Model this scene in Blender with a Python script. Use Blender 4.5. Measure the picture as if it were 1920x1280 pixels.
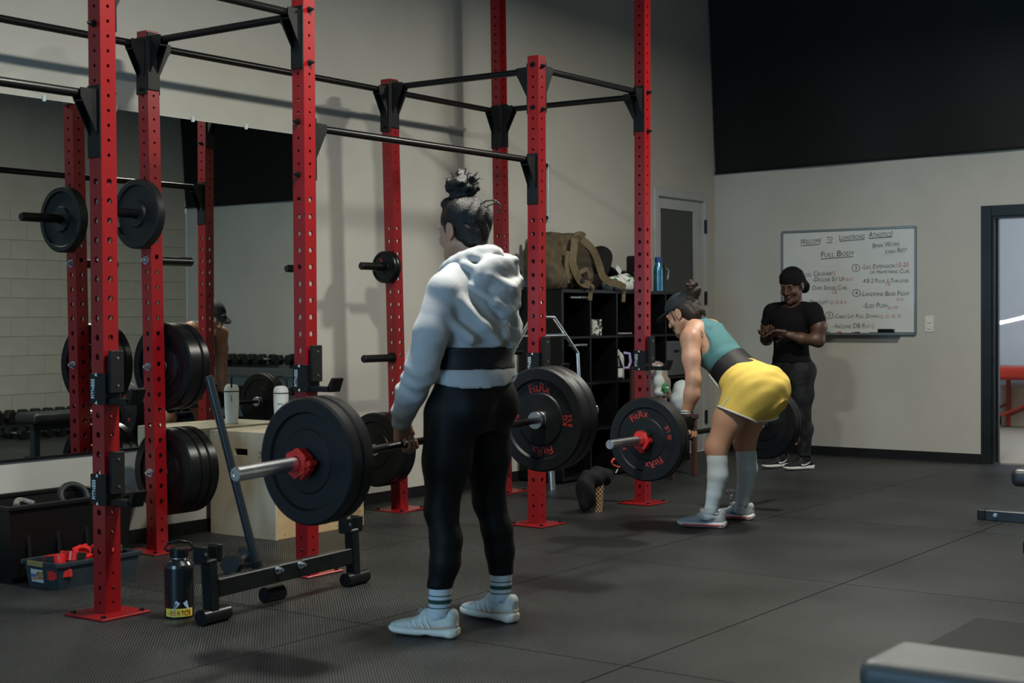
import bpy, bmesh, math, random
import numpy as np
from mathutils import Vector, Matrix
for o in list(bpy.data.objects): bpy.data.objects.remove(o)
SC = bpy.context.scene
COL = SC.collection
PI = math.pi
# ------------------------------------------------------------------ camera
yaw, pitch, roll = math.radians(35.899), math.radians(-0.963), math.radians(-0.3087)
Fw = Vector((math.cos(yaw)*math.cos(pitch), math.sin(yaw)*math.cos(pitch), math.sin(pitch)))
Rt = Vector((math.sin(yaw), -math.cos(yaw), 0)); Up = Rt.cross(Fw)
Rt, Up = Rt*math.cos(roll)+Up*math.sin(roll), Up*math.cos(roll)-Rt*math.sin(roll)
cd = bpy.data.cameras.new('camera'); cam = bpy.data.objects.new('camera', cd); COL.objects.link(cam)
cam.matrix_world = Matrix(((Rt.x, Up.x, -Fw.x, 0), (Rt.y, Up.y, -Fw.y, 0), (Rt.z, Up.z, -Fw.z, 1.19), (0, 0, 0, 1)))
cd.sensor_width = 36; cd.lens = 2709.7*36/1920; cd.clip_start = 0.05; cd.clip_end = 100
cd.dof.use_dof = True; cd.dof.focus_distance = 8.0; cd.dof.aperture_fstop = 4.4
SC.camera = cam
# ------------------------------------------------------------------ world, daylight, exposure
w = bpy.data.worlds.new('world'); SC.world = w; w.use_nodes = True
w.node_tree.nodes['Background'].inputs[0].default_value = (0.75, 0.86, 1, 1)
w.node_tree.nodes['Background'].inputs[1].default_value = 0.35
SC.view_settings.view_transform = 'Standard'; SC.view_settings.look = 'None'
SC.view_settings.gamma = 1; SC.view_settings.use_curve_mapping = False
SC.view_settings.exposure = 0.1
def area(name, loc, target, size, size_y, power, color, spread=180):
    l = bpy.data.lights.new(name, 'AREA'); l.shape = 'RECTANGLE'; l.size = size; l.size_y = size_y
    l.energy = power; l.color = color; l.spread = math.radians(spread)
    o = bpy.data.objects.new(name, l); COL.objects.link(o); o.location = loc
    o.rotation_euler = (Vector(target)-Vector(loc)).to_track_quat('-Z', 'Y').to_euler()
    return o
# daylight that enters through the shop-front window in the wall behind the camera
area('daylight', (-3.62, 3.3, 1.6), (5, 3.3, 1.4), 3.2, 2.2, 225, (0.36, 0.68, 1.0))
# daylight in the side room behind the doorway
area('side_room_daylight', (13.6, 1.2, 2.3), (15.5, 5.0, 1.0), 1.6, 1.4, 175, (0.82, 0.91, 1.0))
WY, FX, RY, BX, HZ = 6.13, 11.58, -0.87, -3.5, 4.7     # left wall, far wall, right wall, back wall, ceiling
# ------------------------------------------------------------------ helpers
def N(nt, t, **kw):
    n = nt.nodes.new(t)
    for k, v in kw.items(): setattr(n, k, v)
    return n
MATS = {}
def mat(name, color=(.5,.5,.5), rough=.5, metal=0, var=0, vscale=8, bump=0, bscale=60, bdet=3, col2=None, spec=.5, coat=0, thr=None, rvar=0, alpha=1, trans=0, emit=None, sheen=0):
    if name in MATS: return MATS[name]
    m = bpy.data.materials.new(name); m.use_nodes = True; nt = m.node_tree; b = nt.nodes['Principled BSDF']
    b.inputs['Base Color'].default_value = (*color, 1); b.inputs['Roughness'].default_value = rough; b.inputs['Metallic'].default_value = metal
    b.inputs['Specular IOR Level'].default_value = spec if (spec != .5 or max(color) > .02 or metal) else .3; b.inputs['Coat Weight'].default_value = coat; b.inputs['Sheen Weight'].default_value = sheen
    b.inputs['Transmission Weight'].default_value = trans; b.inputs['Alpha'].default_value = alpha
    if emit: b.inputs['Emission Color'].default_value = (*emit[0], 1); b.inputs['Emission Strength'].default_value = emit[1]
    tc = N(nt, 'ShaderNodeTexCoord')
    if var or col2 or rvar:
        nz = N(nt, 'ShaderNodeTexNoise'); nz.inputs['Scale'].default_value = vscale; nz.inputs['Detail'].default_value = 5; nz.inputs['Roughness'].default_value = .6
        nt.links.new(tc.outputs['Object'], nz.inputs['Vector'])
        rp = N(nt, 'ShaderNodeValToRGB'); nt.links.new(nz.outputs['Fac'], rp.inputs[0])
        a, c = (thr if thr else (.35, .65)); rp.color_ramp.elements[0].position = a; rp.color_ramp.elements[1].position = c
        c2 = col2 if col2 else tuple(max(0, x*(1-var)) for x in color)
        c1 = color if col2 else tuple(min(1, x*(1+var)) for x in color)
        rp.color_ramp.elements[0].color = (*c2, 1); rp.color_ramp.elements[1].color = (*c1, 1)
        nt.links.new(rp.outputs[0], b.inputs['Base Color'])
        if rvar:
            mr = N(nt, 'ShaderNodeMapRange'); mr.inputs[3].default_value = rough-rvar; mr.inputs[4].default_value = rough+rvar
            nt.links.new(nz.outputs['Fac'], mr.inputs[0]); nt.links.new(mr.outputs[0], b.inputs['Roughness'])
    if bump:
        n2 = N(nt, 'ShaderNodeTexNoise'); n2.inputs['Scale'].default_value = bscale; n2.inputs['Detail'].default_value = bdet
        nt.links.new(tc.outputs['Object'], n2.inputs['Vector'])
        bp = N(nt, 'ShaderNodeBump'); bp.inputs['Strength'].default_value = bump; bp.inputs['Distance'].default_value = .01
        nt.links.new(n2.outputs['Fac'], bp.inputs['Height']); nt.links.new(bp.outputs[0], b.inputs['Normal'])
    MATS[name] = m; return m
def V(*a): return Vector(a if len(a) > 1 else a[0])
class MB:
    """collects shapes; build() links them as one mesh object"""
    def __init__(s): s.v = []; s.f = []; s.sm = []
    def add(s, vs, fs, smooth=False):
        o = len(s.v); s.v += [tuple(x) for x in vs]; s.f += [tuple(i+o for i in f) for f in fs]; s.sm += [smooth]*len(fs); return s
    def box(s, c, d, R=None, ch=0):
        c = Vector(c); hx, hy, hz = d[0]/2, d[1]/2, d[2]/2
        if ch <= 0:
            vs = [Vector((x*hx, y*hy, z*hz)) for x in (-1,1) for y in (-1,1) for z in (-1,1)]
            fs = [(0,1,3,2),(4,6,7,5),(0,4,5,1),(2,3,7,6),(0,2,6,4),(1,5,7,3)]
        else:
            vs = []; ix = {}
            for x in (-1,1):
                for y in (-1,1):
                    for z in (-1,1):
                        for k in range(3):
                            p = [x*hx, y*hy, z*hz]
                            for j in range(3):
                                if j != k: p[j] -= (x,y,z)[j]*ch
                            ix[(x,y,z,k)] = len(vs); vs.append(Vector(p))
            fs = []
            for k in range(3):
                a, b = [j for j in range(3) if j != k]
                for sg in (-1,1):
                    q = []
                    for (u, v) in ((-1,-1),(1,-1),(1,1),(-1,1)):
                        t = [0,0,0]; t[k] = sg; t[a] = u; t[b] = v; q.append(ix[(*t, k)])
                    if (sg > 0) == (k == 1): q = q[::-1]
                    fs.append(tuple(q))
            for k in range(3):       # edges along k
                a, b = [j for j in range(3) if j != k]
                for u in (-1,1):
                    for v in (-1,1):
                        q = []
                        for (e, w_) in ((-1,a),(1,a),(1,b),(-1,b)):
                            t = [0,0,0]; t[k] = e; t[a] = u; t[b] = v; q.append(ix[(*t, w_)])
                        fs.append(tuple(q))
            for x in (-1,1):
                for y in (-1,1):
                    for z in (-1,1): fs.append((ix[(x,y,z,0)], ix[(x,y,z,1)], ix[(x,y,z,2)]))
        if R is not None: vs = [R @ v for v in vs]
        return s.add([v+c for v in vs], fs)
    def cyl(s, p0, p1, r0, r1=None, n=16, cap=True, smooth=True):
        p0, p1 = Vector(p0), Vector(p1); r1 = r0 if r1 is None else r1
        ax = (p1-p0).normalized(); a = ax.orthogonal().normalized(); b = ax.cross(a)
        vs = []
        for p, r in ((p0, r0), (p1, r1)):
            for i in range(n):
                t = 2*PI*i/n; vs.append(p+a*(r*math.cos(t))+b*(r*math.sin(t)))
        s.add(vs, [(i, (i+1) % n, n+(i+1) % n, n+i) for i in range(n)], smooth)
        if cap: s.add(vs[:n], [tuple(range(n))[::-1]]); s.add(vs[n:], [tuple(range(n))])
        return s
    def lathe(s, prof, o=(0,0,0), ax='Z', n=32, smooth=True, sharp=True):
        """prof: list of (radius, height); each span gets its own verts when sharp"""
        o = Vector(o)
        def P(r, h, t):
            c, q = r*math.cos(t), r*math.sin(t)
            return o + (Vector((c,q,h)) if ax == 'Z' else Vector((h,c,q)) if ax == 'X' else Vector((q,h,c)))
        spans = [prof[i:i+2] for i in range(len(prof)-1)] if sharp else [prof]
        for sp in spans:
            vs = [P(r, h, 2*PI*i/n) for (r, h) in sp for i in range(n)]
            fs = [(j*n+i, j*n+(i+1) % n, (j+1)*n+(i+1) % n, (j+1)*n+i) for j in range(len(sp)-1) for i in range(n)]
            s.add(vs, fs, smooth)
        return s
    def tube(s, pts, r, n=10, closed=False, smooth=True, cap=True):
        pts = [Vector(p) for p in pts]; m = len(pts); rr = r if isinstance(r, (list, tuple)) else [r]*m
        up = None; vs = []
        for i, p in enumerate(pts):
            if closed: t = pts[(i+1) % m]-pts[i-1]
            else: t = pts[min(i+1, m-1)]-pts[max(i-1, 0)]
            t.normalize()
            up = t.orthogonal() if up is None else up-t*up.dot(t)
            up.normalize(); b = t.cross(up)
            vs += [p+up*(rr[i]*math.cos(2*PI*j/n))+b*(rr[i]*math.sin(2*PI*j/n)) for j in range(n)]
        k = m if closed else m-1
        fs = [(i*n+j, i*n+(j+1) % n, ((i+1) % m)*n+(j+1) % n, ((i+1) % m)*n+j) for i in range(k) for j in range(n)]
        s.add(vs, fs, smooth)
        if cap and not closed: s.add(vs[:n], [tuple(range(n))[::-1]]); s.add(vs[-n:], [tuple(range(n))])
        return s
    def prism(s, poly, off):
        """poly: 3-D points of a planar outline; off: extrusion vector"""
        poly = [Vector(p) for p in poly]; n = len(poly); off = Vector(off)
        return s.add(poly+[p+off for p in poly], [tuple(range(n))[::-1], tuple(range(n, 2*n))]+[(i, (i+1) % n, n+(i+1) % n, n+i) for i in range(n)])
    def quad(s, a, b, c, d): return s.add([a, b, c, d], [(0,1,2,3)])
    def me(s, name, m):
        me = bpy.data.meshes.new(name); me.from_pydata(s.v, [], s.f)
        me.polygons.foreach_set('use_smooth', s.sm)
        bm = bmesh.new(); bm.from_mesh(me); bmesh.ops.recalc_face_normals(bm, faces=bm.faces); bm.to_mesh(me); bm.free()
        if m: me.materials.append(m)
        return me
    def build(s, name, m, parent=None, world=True):
        """world: the shapes are in world coordinates and the parent only has a location"""
        me = s.me(name, m)
        return link(name, me, parent, world)
def root_loc(p):
    l = Vector((0,0,0))
    while p is not None: l += p.location; p = p.parent
    return l
def link(name, me, parent=None, world=True):
    o = bpy.data.objects.new(name, me); COL.objects.link(o)
    if parent is not None:
        o.parent = parent
        if world:
            l = root_loc(parent)
            if l.length > 0: me.transform(Matrix.Translation(-l))
    return o
def center(o, base=True):
    """move a single-mesh thing's origin to the middle of its base"""
    v = np.array([c for x in o.data.vertices for c in x.co]).reshape(-1,3)
    lo, hi = v.min(0), v.max(0); c = Vector(((lo[0]+hi[0])/2, (lo[1]+hi[1])/2, lo[2]))
    o.data.transform(Matrix.Translation(-c)); o.location = c; return o
def tag(o, label=None, cat=None, group=None, kind=None):
    if label: o['label'] = label
    if cat: o['category'] = cat
    if group: o['group'] = group
    if kind: o['kind'] = kind
    return o
def thing(name, label, cat, loc=(0,0,0), rot=None, group=None):
    o = bpy.data.objects.new(name, None); COL.objects.link(o); o.empty_display_size = .1
    o.location = loc
    if rot is not None: o.rotation_euler = rot
    return tag(o, label, cat, group)
def copy_tree(o, parent=None):
    c = o.copy(); COL.objects.link(c); c.parent = parent
    for ch in list(o.children): copy_tree(ch, c)
    return c
def Rz(a): return Matrix.Rotation(a, 3, 'Z')
def Ry(a): return Matrix.Rotation(a, 3, 'Y')
def Rx(a): return Matrix.Rotation(a, 3, 'X')
_tc = {}
def text_me(txt, size=1, ext=.0005, caps=False, shear=0):
    """outline text as mesh data arrays (verts, faces), baseline at 0, centred in x"""
    key = (txt, caps, shear)
    if key not in _tc:
        c = bpy.data.curves.new('t', 'FONT'); c.body = txt; c.size = 1; c.extrude = 0; c.resolution_u = 3; c.shear = shear
        c.align_x = 'CENTER'
        if caps:
            for ch in c.body_format: ch.use_small_caps = True
            c.small_caps_scale = .72
        o = bpy.data.objects.new('t', c); COL.objects.link(o)
        dg = bpy.context.evaluated_depsgraph_get(); me = o.evaluated_get(dg).to_mesh()
        vs = [tuple(v.co) for v in me.vertices]; fs = [tuple(p.vertices) for p in me.polygons]
        o.evaluated_get(dg).to_mesh_clear(); bpy.data.objects.remove(o); bpy.data.curves.remove(c)
        _tc[key] = (vs, fs)
    vs, fs = _tc[key]
    return [Vector((x*size, y*size, 0)) for (x, y, z) in vs], fs
def put_text(mb, txt, o, right, up, size, caps=False, wscale=1, shear=0):
    vs, fs = text_me(txt, 1, caps=caps, shear=shear); o, right, up = Vector(o), Vector(right).normalized(), Vector(up).normalized()
    mb.add([o+right*(v.x*size*wscale)+up*(v.y*size) for v in vs], fs)
    if not vs: return 0
    return (max(v.x for v in vs)-min(v.x for v in vs))*size*wscale
# ------------------------------------------------------------------ implicit surfaces (soft and organic shapes)
class Field:
    def __init__(s, lo, hi, h):
        s.lo = np.array(lo, float); s.h = h; n = np.ceil((np.array(hi)-s.lo)/h).astype(int)+1
        s.v = np.full(n, .5, np.float32); s.n = n
    def win(s, lo, hi, pad):
        a = np.maximum(0, np.floor((np.array(lo)-pad-s.lo)/s.h).astype(int)); b = np.minimum(s.n, np.ceil((np.array(hi)+pad-s.lo)/s.h).astype(int)+1)
        if (b <= a).any(): return None
        g = [(s.lo[i]+s.h*np.arange(a[i], b[i])).astype(np.float32) for i in range(3)]
        return (slice(a[0],b[0]), slice(a[1],b[1]), slice(a[2],b[2])), g[0][:,None,None], g[1][None,:,None], g[2][None,None,:]
    def mix(s, sl, d, k, op='u'):
        a = s.v[sl]
        if op == 's': d = -d
        if k <= 0: r = np.minimum(a, d) if op == 'u' else np.maximum(a, d)
        elif op == 'u':
            t = np.clip(.5+.5*(a-d)/k, 0, 1); r = a*(1-t)+d*t-k*t*(1-t)
        else:
            t = np.clip(.5+.5*(d-a)/k, 0, 1); r = a*(1-t)+d*t+k*t*(1-t)
        s.v[sl] = r
    def cap(s, a, b, ra, rb=None, k=.02, op='u'):
        rb = ra if rb is None else rb; a, b = np.array(a, float), np.array(b, float); R = max(ra, rb)
        w_ = s.win(np.minimum(a,b)-R, np.maximum(a,b)+R, k+2*s.h)
        if w_ is None: return s
        sl, X, Y, Z = w_; ab = b-a; L = max(1e-9, ab@ab)
        t = np.clip(((X-a[0])*ab[0]+(Y-a[1])*ab[1]+(Z-a[2])*ab[2])/L, 0, 1)
        d = np.sqrt((X-a[0]-t*ab[0])**2+(Y-a[1]-t*ab[1])**2+(Z-a[2]-t*ab[2])**2)-(ra+(rb-ra)*t)
        s.mix(sl, d.astype(np.float32), k, op); return s
    def chain(s, pts, rs, k=.02, kk=None, op='u'):
        for i in range(len(pts)-1): s.cap(pts[i], pts[i+1], rs[i], rs[i+1], k, op)
        return s
    def ell(s, c, r, R=None, k=.02, op='u'):
        c = np.array(c, float); r = np.array(r, float); m = r.max()
        w_ = s.win(c-m, c+m, k+2*s.h)
        if w_ is None: return s
        sl, X, Y, Z = w_; X, Y, Z = X-c[0], Y-c[1], Z-c[2]
        if R is not None:
            R = np.array(R); X, Y, Z = [R[0,i]*X+R[1,i]*Y+R[2,i]*Z for i in range(3)]
        k0 = np.sqrt((X/r[0])**2+(Y/r[1])**2+(Z/r[2])**2); k1 = np.sqrt((X/r[0]**2)**2+(Y/r[1]**2)**2+(Z/r[2]**2)**2)
        d = k0*(k0-1)/np.maximum(k1, 1e-6)
        s.mix(sl, d.astype(np.float32), k, op); return s
    def box(s, c, hd, R=None, rd=.01, k=.0, op='u'):
        c = np.array(c, float); hd = np.array(hd, float); m = np.linalg.norm(hd)
        w_ = s.win(c-m, c+m, k+2*s.h)
        if w_ is None: return s
        sl, X, Y, Z = w_; X, Y, Z = X-c[0], Y-c[1], Z-c[2]
        if R is not None:
            R = np.array(R); X, Y, Z = [R[0,i]*X+R[1,i]*Y+R[2,i]*Z for i in range(3)]
        qx, qy, qz = np.abs(X)-hd[0]+rd, np.abs(Y)-hd[1]+rd, np.abs(Z)-hd[2]+rd
        d = np.sqrt(np.maximum(qx,0)**2+np.maximum(qy,0)**2+np.maximum(qz,0)**2)+np.minimum(np.maximum(qx,np.maximum(qy,qz)),0)-rd
        s.mix(sl, d.astype(np.float32), k, op); return s
    def sweep(s, o, u, v, rows, k=.02, op='u', ends=True, e=2.0):
        """rows (t, cu, cv, a, b): superellipse sections in the u, v directions along w = u x v from o"""
        o = np.array(o, float); u = np.array(u, float); v = np.array(v, float); u /= np.linalg.norm(u); v -= u*(u@v); v /= np.linalg.norm(v); w_ = np.cross(u, v)
        A = np.array(rows, float); T = A[:,0]; m = max(A[:,3].max(), A[:,4].max())
        P = np.array([o+w_*r[0]+u*r[1]+v*r[2] for r in A])
        q = s.win(P.min(0)-m, P.max(0)+m, k+2*s.h)
        if q is None: return s
        sl, X, Y, Z = q; X, Y, Z = X-o[0], Y-o[1], Z-o[2]
        t = X*w_[0]+Y*w_[1]+Z*w_[2]; U = X*u[0]+Y*u[1]+Z*u[2]; W2 = X*v[0]+Y*v[1]+Z*v[2]
        td = np.linspace(T[0], T[-1], 200); D = []
        for j in range(1, 5):    # smooth (monotone-ish) cubic through the rows
            sl_ = np.gradient(A[:,j], T); i = np.clip(np.searchsorted(T, td)-1, 0, len(T)-2); hh = T[i+1]-T[i]; x = (td-T[i])/hh
            D.append((2*x**3-3*x**2+1)*A[i,j]+(x**3-2*x**2+x)*hh*sl_[i]+(-2*x**3+3*x**2)*A[i+1,j]+(x**3-x**2)*hh*sl_[i+1])
        tc = np.clip(t, T[0], T[-1]); cu, cv, a, b = [np.interp(tc, td, d) for d in D]
        xx, yy = np.abs(U-cu)/a, np.abs(W2-cv)/b
        rr = np.sqrt(xx**2+yy**2) if e == 2 else (xx**e+yy**e+1e-12)**(1/e)
        g = np.sqrt(xx**2/a**2+yy**2/b**2)/np.maximum(rr, 1e-6) if e == 2 else 1/np.minimum(a, b)
        d = (rr-1)/np.maximum(g, 1e-3)
        d = np.where(rr < .3, -.7*np.minimum(a, b), d)
        if ends: d = np.maximum(d, np.maximum(T[0]-t, t-T[-1]))
        s.mix(sl, d.astype(np.float32), k, op); return s
    def cut(s, p, n):
        """keep the side the normal points away from"""
        n = np.array(n, float); n /= np.linalg.norm(n); p = np.array(p, float)
        sl, X, Y, Z = s.win(s.lo, s.lo+s.h*s.n, 0)
        d = ((X-p[0])*n[0]+(Y-p[1])*n[1]+(Z-p[2])*n[2]).astype(np.float32); s.v = np.maximum(s.v, d); return s
    def wrinkle(s, fn):
        sl, X, Y, Z = s.win(s.lo, s.lo+s.h*s.n, 0); s.v = s.v+fn(X, Y, Z).astype(np.float32); return s
    def arrays(s, smooth=1):
        v = s.v.copy(); v[0] = v[-1] = .5; v[:,0] = v[:,-1] = .5; v[:,:,0] = v[:,:,-1] = .5
        ins = v < 0; nx, ny, nz = v.shape
        cor = [(0,0,0),(1,0,0),(0,1,0),(1,1,0),(0,0,1),(1,0,1),(0,1,1),(1,1,1)]
        cnt = np.zeros((nx-1,ny-1,nz-1), np.int8)
        for c in cor: cnt += ins[c[0]:nx-1+c[0], c[1]:ny-1+c[1], c[2]:nz-1+c[2]]
        act = np.argwhere((cnt > 0) & (cnt < 8)); idx = np.full(cnt.shape, -1, np.int32); idx[tuple(act.T)] = np.arange(len(act))
        val = np.stack([v[act[:,0]+c[0], act[:,1]+c[1], act[:,2]+c[2]] for c in cor], 1)
        P = np.zeros((len(act),3)); n = np.zeros(len(act))
        for a, b in ((0,1),(2,3),(4,5),(6,7),(0,2),(1,3),(4,6),(5,7),(0,4),(1,5),(2,6),(3,7)):
            va, vb = val[:,a], val[:,b]; m = (va < 0) != (vb < 0); t = np.where(m, va/np.where(m, va-vb, 1), 0)
            pa, pb = np.array(cor[a], float), np.array(cor[b], float)
            P += np.where(m[:,None], pa+(pb-pa)*t[:,None], 0); n += m
        P = s.lo+s.h*(act+P/n[:,None])
        F = []
        for ax in range(3):
            a, b = (ax+1) % 3, (ax+2) % 3; sl0 = [slice(None)]*3; sl1 = [slice(None)]*3; sl0[ax] = slice(0,-1); sl1[ax] = slice(1,None)
            i0, i1 = ins[tuple(sl0)], ins[tuple(sl1)]; e = np.argwhere(i0 != i1)
            e = e[(e[:,a] > 0) & (e[:,b] > 0) & (e[:,a] < v.shape[a]-1) & (e[:,b] < v.shape[b]-1)]
            flip = i0[tuple(e.T)]
            q = []
            for da, db in ((-1,-1),(0,-1),(0,0),(-1,0)):
                c = e.copy(); c[:,a] += da; c[:,b] += db; q.append(idx[tuple(c.T)])
            q = np.stack(q, 1); q[~flip] = q[~flip][:, ::-1]; F.append(q)
        F = np.concatenate(F)
        for _ in range(smooth):
            acc = np.zeros_like(P); c = np.zeros(len(P))
            for i in range(4):
                a, b = F[:,i], F[:,(i+1) % 4]
                for j in range(3): acc[:,j] += np.bincount(a, P[b,j], len(P))+np.bincount(b, P[a,j], len(P))
                c += np.bincount(a, minlength=len(P))+np.bincount(b, minlength=len(P))
            P = P*.5+.5*acc/np.maximum(c,1)[:,None]
        return P, F
def mesh_np(name, parts, m, parent=None):
    """parts: list of (verts, quads); one mesh object in world coordinates"""
    Ps, Fs, o = [], [], 0
    for P, F in parts: Ps.append(P); Fs.append(F+o); o += len(P)
    P = np.concatenate(Ps); F = np.concatenate(Fs)
    if parent is not None: P = P-np.array(root_loc(parent))
    me = bpy.data.meshes.new(name); me.vertices.add(len(P)); me.vertices.foreach_set('co', P.astype(np.float32).ravel())
    me.loops.add(F.size); me.loops.foreach_set('vertex_index', F.astype(np.int32).ravel())
    me.polygons.add(len(F)); me.polygons.foreach_set('loop_start', np.arange(0, F.size, 4, dtype=np.int32)); me.polygons.foreach_set('loop_total', np.full(len(F), 4, np.int32))
    me.polygons.foreach_set('use_smooth', np.ones(len(F), bool)); me.update(calc_edges=True); me.validate()
    if m: me.materials.append(m)
    return link(name, me, parent, False)
# ------------------------------------------------------------------ the room
WALL = mat('wall_paint', (.46,.45,.405), .75, var=.05, vscale=1.3, bump=.12, bscale=170, spec=.25)
BLOCK = mat('block_paint', (.44,.43,.375), .7, var=.05, vscale=3, bump=.25, bscale=90, spec=.25)
BLACKP = mat('black_vinyl', (.006,.006,.0065), .55, var=.3, vscale=6)
CEIL = mat('ceiling_dark', (.06,.06,.06), .9)
WHITEP = mat('white_trim_paint', (.42,.43,.42), .45, var=.04, vscale=3)
def mat_floor():
    m = bpy.data.materials.new('rubber_mat'); m.use_nodes = True; nt = m.node_tree; b = nt.nodes['Principled BSDF']; L = nt.links.new
    tc = N(nt, 'ShaderNodeTexCoord'); mp = N(nt, 'ShaderNodeMapping'); mp.inputs['Rotation'].default_value = (0,0,math.radians(45)); mp.inputs['Scale'].default_value = (98, 98, 1)
    L(tc.outputs['Object'], mp.inputs[0])
    vo = N(nt, 'ShaderNodeTexVoronoi'); vo.voronoi_dimensions = '2D'; vo.inputs['Scale'].default_value = 1; vo.inputs['Randomness'].default_value = 0.03
    L(mp.outputs[0], vo.inputs['Vector'])
    mr = N(nt, 'ShaderNodeMapRange'); mr.interpolation_type = 'SMOOTHSTEP'; mr.inputs[1].default_value = .18; mr.inputs[2].default_value = .44; mr.inputs[3].default_value = 1; mr.inputs[4].default_value = 0
    L(vo.outputs['Distance'], mr.inputs[0])
    bp = N(nt, 'ShaderNodeBump'); bp.inputs['Strength'].default_value = 1.0; bp.inputs['Distance'].default_value = .006; L(mr.outputs[0], bp.inputs['Height']); L(bp.outputs[0], b.inputs['Normal'])
    gl = N(nt, 'ShaderNodeNewGeometry'); nz = N(nt, 'ShaderNodeTexNoise'); nz.inputs['Scale'].default_value = 1.6; nz.inputs['Detail'].default_value = 6; L(gl.outputs['Position'], nz.inputs['Vector'])
    cr = N(nt, 'ShaderNodeValToRGB'); cr.color_ramp.elements[0].position = .34; cr.color_ramp.elements[1].position = .72
    cr.color_ramp.elements[0].color = (.018,.0212,.020,1); cr.color_ramp.elements[1].color = (.058,.066,.063,1); L(nz.outputs['Fac'], cr.inputs[0])
    mx = N(nt, 'ShaderNodeMix', data_type='RGBA', blend_type='MULTIPLY'); mx.inputs[0].default_value = 1; L(cr.outputs[0], mx.inputs[6])
    m2 = N(nt, 'ShaderNodeMapRange'); m2.inputs[3].default_value = .06; m2.inputs[4].default_value = 1.7; L(mr.outputs[0], m2.inputs[0]); L(m2.outputs[0], mx.inputs[7]); L(mx.outputs[2], b.inputs['Base Color'])
    rr = N(nt, 'ShaderNodeMapRange'); rr.inputs[3].default_value = .40; rr.inputs[4].default_value = .58; L(nz.outputs['Fac'], rr.inputs[0]); L(rr.outputs[0], b.inputs['Roughness'])
    b.inputs['Specular IOR Level'].default_value = .5
    return m
RUBBERMAT = mat_floor()
fl = tag(MB().box(((BX+FX)/2, (RY+WY)/2, -.06), (FX-BX, WY-RY, .09)).build('floor', mat('concrete', (.006,.006,.006), .9)), 'black rubber gym floor of studded mats laid in a grid', kind='structure')
_mm = {}
kx = [BX]+[4.20+1.836*k for k in range(-4, 4)]+[FX]; ky = [RY]+[2.567+1.195*k for k in range(-2, 3)]+[WY]
for i in range(len(kx)-1):
    for j in range(len(ky)-1):
        sx, sy = kx[i+1]-kx[i]-.006, ky[j+1]-ky[j]-.006; key = (round(sx,2), round(sy,2))
        if key not in _mm: _mm[key] = MB().box((0,0,0), (sx, sy, .015)).me('rubber_mat', RUBBERMAT)
        o = bpy.data.objects.new('rubber_mat', _mm[key]); COL.objects.link(o); o.parent = fl; o.location = ((kx[i]+kx[i+1])/2, (ky[j]+ky[j+1])/2, -.0075)
        if (i+j) % 2: o.rotation_euler = (0,0,PI)
# left wall with the opening of the white door
DX0, DX1, DZ = 10.55, 11.37, 2.205
wl = MB(); T = .14
wl.box(((BX+DX0)/2, WY+T/2, HZ/2), (DX0-BX, T, HZ)); wl.box(((DX0+DX1)/2, WY+T/2, (DZ+HZ)/2), (DX1-DX0, T, HZ-DZ)); wl.box(((DX1+FX+T)/2, WY+T/2, HZ/2), (FX+T-DX1, T, HZ))
tag(wl.build('wall_left', WALL), 'long pale grey textured wall behind the red rack and mirror', kind='structure')
# far wall with the doorway
OY0, OY1, OZ = 2.74, 3.655, 1.972
wf = MB(); ztop = HZ
wf.box((FX+T/2, (OY1+WY)/2, ztop/2), (T, WY-OY1, ztop)); wf.box((FX+T/2, (OY0+OY1)/2, (OZ+ztop)/2), (T, OY1-OY0, ztop-OZ)); wf.box((FX+T/2, (OY0+RY)/2, ztop/2), (T, OY0-RY, ztop))
tag(wf.build('wall_far', WALL), 'pale grey far wall with the whiteboard and black framed doorway', kind='structure')
wr = tag(MB().box(((BX+FX)/2, RY-.08, HZ/2), (FX-BX, .12, HZ)).build('wall_right', BLOCK), 'painted concrete block wall reflected in the mirror', kind='structure')
bm_ = {}
for r in range(12):
    for c in range(-1, 8):
        x0 = 8.58+c*.406+(.203 if r % 2 else 0); x1 = min(x0+.4025, FX-.004)
        if x1-x0 < .1: continue
        k = round(x1-x0, 3)
        if k not in bm_: bm_[k] = MB().box((0,0,0), (k, .024, .1995), ch=.0015).me('block', BLOCK)
        o = bpy.data.objects.new('block', bm_[k]); COL.objects.link(o); o.parent = wr; o.location = ((x0+x1)/2, RY-.012, .1+r*.203)
wb = MB(); wy0, wy1, wz0, wz1 = 1.6, 5.0, .35, 2.75
wb.box((BX-T/2, (RY+wy0)/2, HZ/2), (T, wy0-RY, HZ)); wb.box((BX-T/2, (wy1+WY)/2, HZ/2), (T, WY-wy1, HZ)); wb.box((BX-T/2, (wy0+wy1)/2, wz0/2), (T, wy1-wy0, wz0)); wb.box((BX-T/2, (wy0+wy1)/2, (wz1+HZ)/2), (T, wy1-wy0, HZ-wz1))
tag(wb.build('wall_back', WALL), 'wall behind the photographer with a wide window', kind='structure')
wn = MB()
for y in (wy0+.03, (wy0+wy1)/2, wy1-.03): wn.box((BX-.06, y, (wz0+wz1)/2), (.06, .06, wz1-wz0))
for z in (wz0+.03, wz1-.03): wn.box((BX-.06, (wy0+wy1)/2, z), (.06, wy1-wy0, .06))
tag(wn.build('window_1', BLACKP), 'wide dark framed shop window behind the photographer', kind='structure')
tag(MB().box(((BX+FX)/2, (RY+WY)/2, HZ+.05), (FX-BX, WY-RY, .1)).build('ceiling', CEIL), 'dark high ceiling above the gym', kind='structure')
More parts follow.
